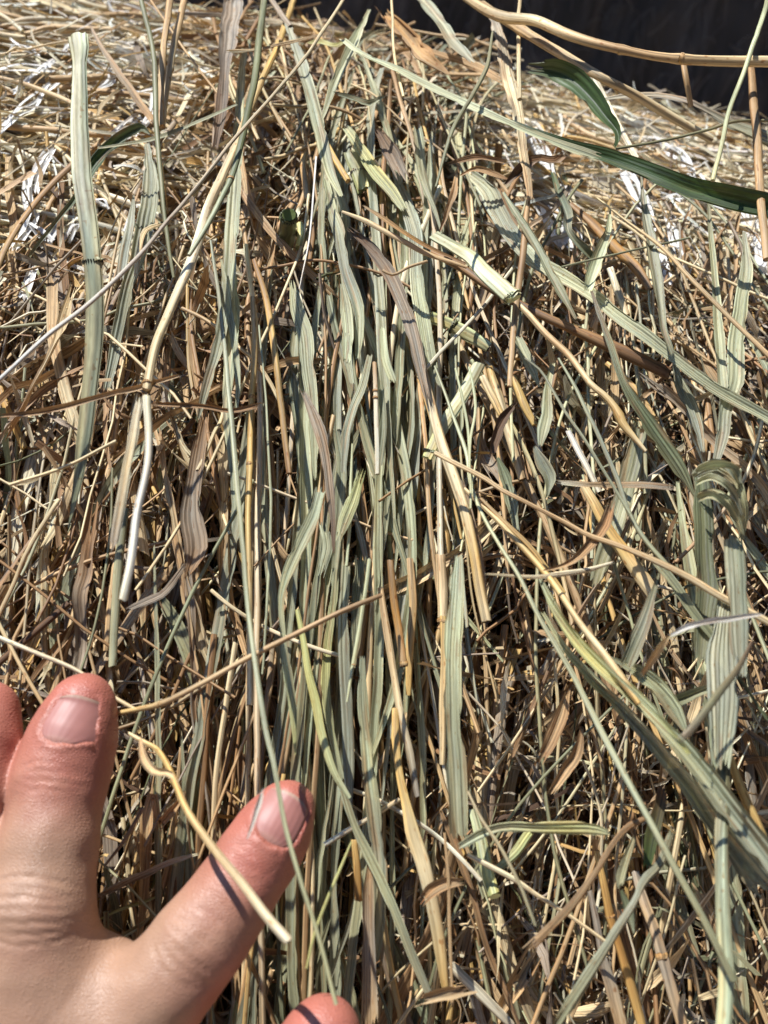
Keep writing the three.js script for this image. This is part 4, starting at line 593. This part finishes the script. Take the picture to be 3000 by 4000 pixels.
  while (made < 90 && guard++ < 900) {
    const x = rr(-0.2, 0.22), phi = rr(42, 100) * D, p = V(x, Math.sin(phi) * R, Math.cos(phi) * R); if (rnd() > hayTop(p)) continue;
    if (one(pick(['s', 's', 'x', 't']), x, phi, Math.PI / 2 + gs() * 0.5, rr(0.03, 0.09), rr(2, 8) / 1000, rr(2, 8) / 1000, rr(0.0014, 0.0028), [pick(['S', 'PS', 'Y', 'T']), pick(['S', 'PS', 'T'])], { m: 9 })) made++;
  }
}

// ---------- the hand: one continuous skin, nails as parts ----------
{
  const ZP = (x, y, h) => onShell(x * 0.874, 2550 + y * 0.874, h / 1000), px = (p, r) => r * 0.874 * p.distanceTo(EYE) / FPX;
  const hand = new THREE.Group(); hand.name = 'person'; scene.add(hand); tag(hand, 'bare left hand with spread fingers reaching in from the lower left corner', 'person');
  const org = ZP(500, 1200, 48), ez = radial(org).lerp(LEAN, 0.6).normalize(), ex = V(1, 0, 0), ey = ez.clone().cross(ex);
  hand.position.copy(org); hand.quaternion.setFromRotationMatrix(new THREE.Matrix4().makeBasis(ex, ey, ez));
  const inv = hand.quaternion.clone().invert(), loc = p => p.clone().sub(org).applyQuaternion(inv);
  const J = (x, y, h, r) => { const w = ZP(x, y, h), q = loc(w); return [q.x, q.y, q.z, px(w, r)]; };
  const ring = [J(-45, 262, 40, 118), J(-85, 400, 42, 140), J(-130, 620, 44, 152), J(-190, 900, 47, 158), J(-250, 1200, 50, 178), J(-270, 1720, 50, 200)];
  const middle = [J(378, 222, 42, 122), J(345, 330, 42, 150), J(308, 440, 43, 162), J(268, 590, 44, 172), J(222, 860, 47, 180), J(168, 1150, 50, 202), J(140, 1400, 51, 200), J(90, 1800, 50, 220)];
  const index = [J(1288, 690, 45, 116), J(1225, 800, 46, 140), J(1130, 945, 47, 148), J(1010, 1125, 49, 154), J(880, 1300, 51, 170), J(740, 1490, 52, 174), J(520, 1800, 50, 215)];
  const thumb = [J(1440, 1712, 52, 150), J(1395, 1850, 52, 172), J(1290, 2080, 50, 178), J(1050, 2400, 42, 210), J(640, 2750, 36, 260)];
  const little = [J(-520, 800, 40, 108), J(-540, 1000, 42, 125), J(-560, 1250, 46, 140), J(-560, 1800, 46, 180)];
  const wrist = J(70, 2750, 40, 200);
  const palm = [[J(430, 1580, 46, 196), J(250, 2300, 42, 260)], [J(270, 1560, 46, 205), J(150, 2300, 42, 260)], [J(90, 1800, 48, 225), J(60, 2600, 40, 270)], [J(520, 1800, 48, 218), J(260, 2600, 40, 270)], [J(-270, 1720, 47, 205), J(-60, 2600, 40, 270)], [J(-560, 1800, 43, 185), J(-160, 2600, 38, 250)], [J(90, 2500, 40, 300), [wrist[0], wrist[1], wrist[2], 0.02]], [[wrist[0], wrist[1], wrist[2], 0.0205], [wrist[0] - 0.03, wrist[1] - 0.16, wrist[2] + 0.05, 0.031]], [J(640, 2750, 34, 230), J(300, 2500, 38, 260)]];
  const cone = (p, a, b) => { // rounded tapered bone
    const bx = b[0] - a[0], by = b[1] - a[1], bz = b[2] - a[2], l2 = bx * bx + by * by + bz * bz, t = clamp(((p[0] - a[0]) * bx + (p[1] - a[1]) * by + (p[2] - a[2]) * bz) / l2, 0, 1);
    return Math.hypot(p[0] - a[0] - bx * t, p[1] - a[1] - by * t, p[2] - a[2] - bz * t) - (a[3] + (b[3] - a[3]) * t);
  };
  const smin = (a, b, k) => { const h = Math.max(k - Math.abs(a - b), 0) / k; return Math.min(a, b) - h * h * k * 0.25; };
  const chain = (p, c, k) => { let d = 1e9; for (let i = 0; i < c.length - 1; i++) d = smin(d, cone(p, c[i], c[i + 1]), k); return d; };
  // creases over the joints: [joint, towards next joint, offsets in mm along the finger, depth in mm]
  const folds = [];
  const crease = (c, i, offs, dep, sig = 0.42) => { const a = V(c[i - 1][0] - c[i + 1][0], c[i - 1][1] - c[i + 1][1], c[i - 1][2] - c[i + 1][2]).normalize(); folds.push({ c: V(c[i][0], c[i][1], c[i][2]), a, side: a.clone().cross(V(0, 0, 1)).normalize(), r: c[i][3], offs, dep, sig }); };
  crease(middle, 3, [-2.2, -0.6, 1.2, 2.6], 0.15); crease(middle, 5, [-5.2, -3.4, -1.4, 0.7, 2.6, 4.4, 6.2], 0.24, 0.42); crease(index, 2, [-2, -0.4, 1.2, 2.4], 0.18); crease(index, 4, [-5.6, -3.6, -1.6, 0.5, 2.6, 4.6, 6.4], 0.22, 0.42); crease(ring, 2, [-2, 0, 1.8], 0.2); crease(thumb, 1, [-3, -1, 1], 0.2);
  const wr = p => { let d = 0; for (const f of folds) { const x = p[0] - f.c.x, y = p[1] - f.c.y, z = p[2] - f.c.z, t = (x * f.a.x + y * f.a.y + z * f.a.z) * 1000; if (Math.abs(t) > 11) continue; const s = (x * f.side.x + y * f.side.y + z * f.side.z) / f.r; if (Math.hypot(x, y, z) > f.r * 2 || z < -0.2 * f.r) continue;
      for (let k = 0; k < f.offs.length; k++) { const o = f.offs[k], bow = o * (1 - 0.45 * s * s) + 0.7 * (noise(s * 3 + k * 7, k, f.r * 1e3) - 0.5), fade = sstep(1.05, 0.5, Math.abs(s + 0.25 * (noise(k * 3.1, f.r * 900) - 0.5))); d += f.dep * fade * (0.5 + 0.9 * noise(s * 4, k * 5, 2)) * Math.exp(-Math.pow((t - bow) / f.sig, 2)); } d -= 0.5 * f.dep * Math.exp(-t * t / 30) * sstep(1, 0.2, Math.abs(s)); }
    return d / 1000; };
  const base = p => {
    let dp = 1e9; for (const [a, b] of palm) dp = smin(dp, cone(p, a, b), 0.012);
    let d = 1e9; for (const f of [ring, middle, index, thumb, little]) d = smin(d, smin(chain(p, f, 0.004), dp, f === thumb ? 0.014 : 0.007), 0.0015);
    return d;
  };
  // nail beds: a shallow recess with a raised fold of skin round it
  const beds = [];
  const bed = (cx, cy, tip, dip, nx, len, wid, hmm) => {
    const A = V(tip[0] - dip[0], tip[1] - dip[1], tip[2] - dip[2]).normalize(), c0 = J(cx, cy, hmm, 1), Nn = V(nx, 0, 1); Nn.addScaledVector(A, -Nn.dot(A)).normalize(); const S = A.clone().cross(Nn), q = V(c0[0], c0[1], c0[2]).addScaledVector(Nn, 0.012);
    for (let s = 0; s < 80; s++) { const d = base([q.x, q.y, q.z]); if (d < 1e-5) break; q.addScaledVector(Nn, -Math.min(d * 0.8, 0.001)); } beds.push({ A, Nn, S, C: q, len, wid, cx });
  };
  bed(262, 285, middle[0], middle[3], -0.8, 0.0100, 0.0080, 52); bed(1288, 755, index[0], index[3], 0.3, 0.0102, 0.0086, 56);
  const outline = (b, v) => b.wid / 2 * Math.sqrt(Math.max(0, 1 - Math.pow(clamp((0.42 - v) / 0.42, 0, 1), 2.6)));
  const rim = p => { for (const b of beds) { const x = p[0] - b.C.x, y = p[1] - b.C.y, z = p[2] - b.C.z, up = x * b.Nn.x + y * b.Nn.y + z * b.Nn.z; if (Math.abs(up) > 0.005 || x * x + y * y + z * z > 1e-4) continue; const v = (x * b.A.x + y * b.A.y + z * b.A.z) / b.len + 0.5, u = Math.abs(x * b.S.x + y * b.S.y + z * b.S.z);
      const across = (u - outline(b, clamp(v, 0.002, 1))) * 1000, along = -v * b.len * 1000, d = v < 0.42 ? Math.max(across * 0.75, along) : across, open = sstep(1.02, 0.86, v); if (v > 1.15) return [0, 0]; return [-0.34 * open * Math.exp(-Math.pow((d - 0.75) / 0.6, 2)) + 0.3 * open * sstep(0.35, -0.15, d), sstep(1.5, 0, d)]; } return [0, 0]; };
  const sdf = p => { const d = base(p); if (Math.abs(d) > 0.004) return d; const [rm, calm] = rim(p); return d + rm / 1000 + (1 - calm) * (wr(p) + 0.0003 * (noise(p[0] * 260, p[1] * 260, p[2] * 260) - 0.5) + 0.0006 * (noise(p[0] * 80, p[1] * 80, p[2] * 80) - 0.5)); };
  // surface nets over a sparse grid
  const all = [...ring, ...middle, ...index, ...thumb, ...little, ...palm.flat()], lo = [0, 1, 2].map(k => Math.min(...all.map(j => j[k] - j[3])) - 0.004), hi = [0, 1, 2].map(k => Math.max(...all.map(j => j[k] + j[3])) + 0.004);
  lo[1] = Math.max(lo[1], -0.3);
  const cell = 0.00075, n = [0, 1, 2].map(k => Math.ceil((hi[k] - lo[k]) / cell) + 1), id = (i, j, k) => (k * n[1] + j) * n[0] + i, F = new Float32Array(n[0] * n[1] * n[2]).fill(1), B = 8, at = (i, j, k) => [lo[0] + i * cell, lo[1] + j * cell, lo[2] + k * cell];
  for (let k0 = 0; k0 < n[2]; k0 += B) for (let j0 = 0; j0 < n[1]; j0 += B) for (let i0 = 0; i0 < n[0]; i0 += B) {
    const c = base(at(i0 + B / 2, j0 + B / 2, k0 + B / 2)), far = Math.abs(c) > cell * B * 0.87 + 0.003;
    for (let k = k0; k < Math.min(n[2], k0 + B); k++) for (let j = j0; j < Math.min(n[1], j0 + B); j++) for (let i = i0; i < Math.min(n[0], i0 + B); i++) F[id(i, j, k)] = far ? c : sdf(at(i, j, k));
  }
  const vid = new Int32Array(F.length).fill(-1), pos = [], idx = [];
  for (let k = 0; k < n[2] - 1; k++) for (let j = 0; j < n[1] - 1; j++) for (let i = 0; i < n[0] - 1; i++) {
    const v = [], s0 = F[id(i, j, k)] < 0; let mixed = false;
    for (let c = 0; c < 8; c++) { v[c] = F[id(i + (c & 1), j + (c >> 1 & 1), k + (c >> 2))]; if ((v[c] < 0) !== s0) mixed = true; }
    if (!mixed) continue; let x = 0, y = 0, z = 0, m = 0;
    for (let c = 0; c < 8; c++) for (const b of [1, 2, 4]) if (!(c & b)) { const e = c | b; if ((v[c] < 0) !== (v[e] < 0)) { const t = v[c] / (v[c] - v[e]); x += (c & 1) + (b === 1 ? t : 0); y += (c >> 1 & 1) + (b === 2 ? t : 0); z += (c >> 2) + (b === 4 ? t : 0); m++; } }
    vid[id(i, j, k)] = pos.length / 3; const q = at(i + x / m, j + y / m, k + z / m); pos.push(...q);
  }
  const quad = (a, b, c, d, flip) => { if (a < 0 || b < 0 || c < 0 || d < 0) return; flip ? idx.push(a, c, b, a, d, c) : idx.push(a, b, c, a, c, d); };
  for (let k = 1; k < n[2] - 1; k++) for (let j = 1; j < n[1] - 1; j++) for (let i = 1; i < n[0] - 1; i++) {
    const s = F[id(i, j, k)] < 0;
    if (s !== F[id(i + 1, j, k)] < 0) quad(vid[id(i, j - 1, k - 1)], vid[id(i, j, k - 1)], vid[id(i, j, k)], vid[id(i, j - 1, k)], !s);
    if (s !== F[id(i, j + 1, k)] < 0) quad(vid[id(i - 1, j, k - 1)], vid[id(i - 1, j, k)], vid[id(i, j, k)], vid[id(i, j, k - 1)], !s);
    if (s !== F[id(i, j, k + 1)] < 0) quad(vid[id(i - 1, j - 1, k)], vid[id(i, j - 1, k)], vid[id(i, j, k)], vid[id(i - 1, j, k)], !s);
  }
  const col = [], uv = [], nor = [], tips = [ring[0], middle[0], index[0], thumb[0], little[0]], knuckles = [[middle[5], 0.012], [index[4], 0.011], [middle[3], 0.007], [index[2], 0.006]];
  for (let v = 0; v < pos.length; v += 3) {
    const p = [pos[v], pos[v + 1], pos[v + 2]], e = 0.0005, g = V(sdf([p[0] + e, p[1], p[2]]) - sdf([p[0] - e, p[1], p[2]]), sdf([p[0], p[1] + e, p[2]]) - sdf([p[0], p[1] - e, p[2]]), sdf([p[0], p[1], p[2] + e]) - sdf([p[0], p[1], p[2] - e])).normalize(); nor.push(g.x, g.y, g.z);
    const bl = noise(p[0] * 120, p[1] * 120, p[2] * 120), b2 = noise(p[0] * 420 + 9, p[1] * 420, p[2] * 420), b3 = noise(p[0] * 1500, p[1] * 1500, p[2] * 1500);
    let red = 0; for (const t of tips) red = Math.max(red, sstep(0.034, 0.008, Math.hypot(p[0] - t[0], p[1] - t[1], p[2] - t[2]) + 0.008 * (bl - 0.5))); // flushed fingertips
    let kn = 0; for (const [c, r] of knuckles) kn = Math.max(kn, sstep(r, r * 0.4, Math.hypot(p[0] - c[0], p[1] - c[1], p[2] - c[2] - c[3] * 0.9) + 0.006 * (b2 - 0.5)));
    const k = 0.9 + 0.14 * bl + 0.1 * b2 + 0.08 * b3, pk = clamp(0.95 * red + 0.15 * kn + 0.3 * (bl - 0.55), 0, 1);
    col.push(mix(0.375, 0.39, pk) * k, mix(0.222, 0.125, pk) * k, mix(0.146, 0.09, pk) * k); uv.push(p[0] / 0.02, p[1] / 0.02);
  }
  const g = new THREE.BufferGeometry(); g.setAttribute('position', new THREE.Float32BufferAttribute(pos, 3)); g.setAttribute('normal', new THREE.Float32BufferAttribute(nor, 3)); g.setAttribute('color', new THREE.Float32BufferAttribute(col, 3)); g.setAttribute('uv', new THREE.Float32BufferAttribute(uv, 2)); g.setIndex(idx);
  const cells = (u, v) => { let best = 9, sec = 9; const X = u * 40, Y = v * 40, i0 = Math.floor(X), j0 = Math.floor(Y); for (let a = -1; a < 2; a++) for (let b = -1; b < 2; b++) { const ci = i0 + a, cj = j0 + b, wi = (ci + 40) % 40, wj = (cj + 40) % 40, d = Math.hypot(ci + hash(wi, wj, 81) - X, cj + hash(wi, wj, 82) - Y); if (d < best) { sec = best; best = d; } else if (d < sec) sec = d; } return Math.min(1, (sec - best) * 1.6); };
  const skinBump = tex(512, 512, (u, v) => 0.7 * cells(u, v) + 0.3 * per(u * 90, v * 90, 90, 90, 83));
  const skin = new THREE.MeshPhysicalMaterial({ vertexColors: true, roughness: 0.46, bumpMap: skinBump, bumpScale: 0.00009, sheen: 0.15, sheenRoughness: 0.5, sheenColor: new THREE.Color(0.9, 0.4, 0.3) });
  const body = obj('hand', g, skin, hand);
  const nailMat = new THREE.MeshPhysicalMaterial({ vertexColors: true, roughness: 0.5, side: THREE.DoubleSide });
  // fingernails: curved plates lying on the skin
  for (const { A, Nn, S, C, len, wid, cx } of beds) {
    const m = 23, rows = 25, ps = [], cs = [], us = [];
    const drop = (o) => { let q = o.clone().addScaledVector(Nn, 0.006), bd = 1, bq = q.clone(); for (let s = 0; s < 60; s++) { const d = base([q.x, q.y, q.z]); if (d < bd) { bd = d; bq.copy(q); } if (d < 1e-5) break; q.addScaledVector(Nn, -Math.min(d * 0.8, 0.001)); if (q.clone().sub(o).dot(Nn) < -0.008) break; }
      if (bd > 2e-5) for (let s = 0; s < 6; s++) { const e = 0.0003, f = (x, y, z) => base([bq.x + x, bq.y + y, bq.z + z]), d = f(0, 0, 0), gr = V(f(e, 0, 0) - f(-e, 0, 0), f(0, e, 0) - f(0, -e, 0), f(0, 0, e) - f(0, 0, -e)).normalize(); bq.addScaledVector(gr, -d); } return bq; };
    for (let i = 0; i < rows; i++) for (let j = 0; j < m; j++) {
      const v = i / (rows - 1), u = j / (m - 1) * 2 - 1, half = wid / 2 * Math.sqrt(Math.max(0, 1 - Math.pow(clamp((0.42 - v) / 0.42, 0, 1), 2.6))) * (1 - 0.12 * sstep(0.8, 1, v) * 1) + 0.0001;
      const end = v > 0.85 ? -0.12 * len * u * u * sstep(0.85, 1, v) : 0, o = C.clone().addScaledVector(A, (v - 0.5) * len + end).addScaledVector(S, u * half), q = drop(o), edge = Math.min(1 - Math.abs(u), v * 1.2, 1), lift = mix(-0.00025, 0.00004, sstep(0, 0.1, edge)) + 0.00035 * sstep(0.8, 1, v);
      q.addScaledVector(Nn, lift + 0.00003 * Math.cos(u * 22)); ps.push(q.x, q.y, q.z);
      const lun = sstep(0.2, 0.1, v + 0.1 * u * u), fr = sstep(0.92, 0.97, v), k = 0.92 + 0.14 * noise(u * 14, v * 2.5, cx); cs.push(mix(mix(0.38, 0.4, lun), 0.42, fr) * k, mix(mix(0.165, 0.2, lun), 0.27, fr) * k, mix(mix(0.14, 0.16, lun), 0.2, fr) * k); us.push(u, v);
    }
    obj('fingernail', grid(rows, m, ps, cs, us), nailMat, hand);
  }
}
renderer.render(scene, camera);
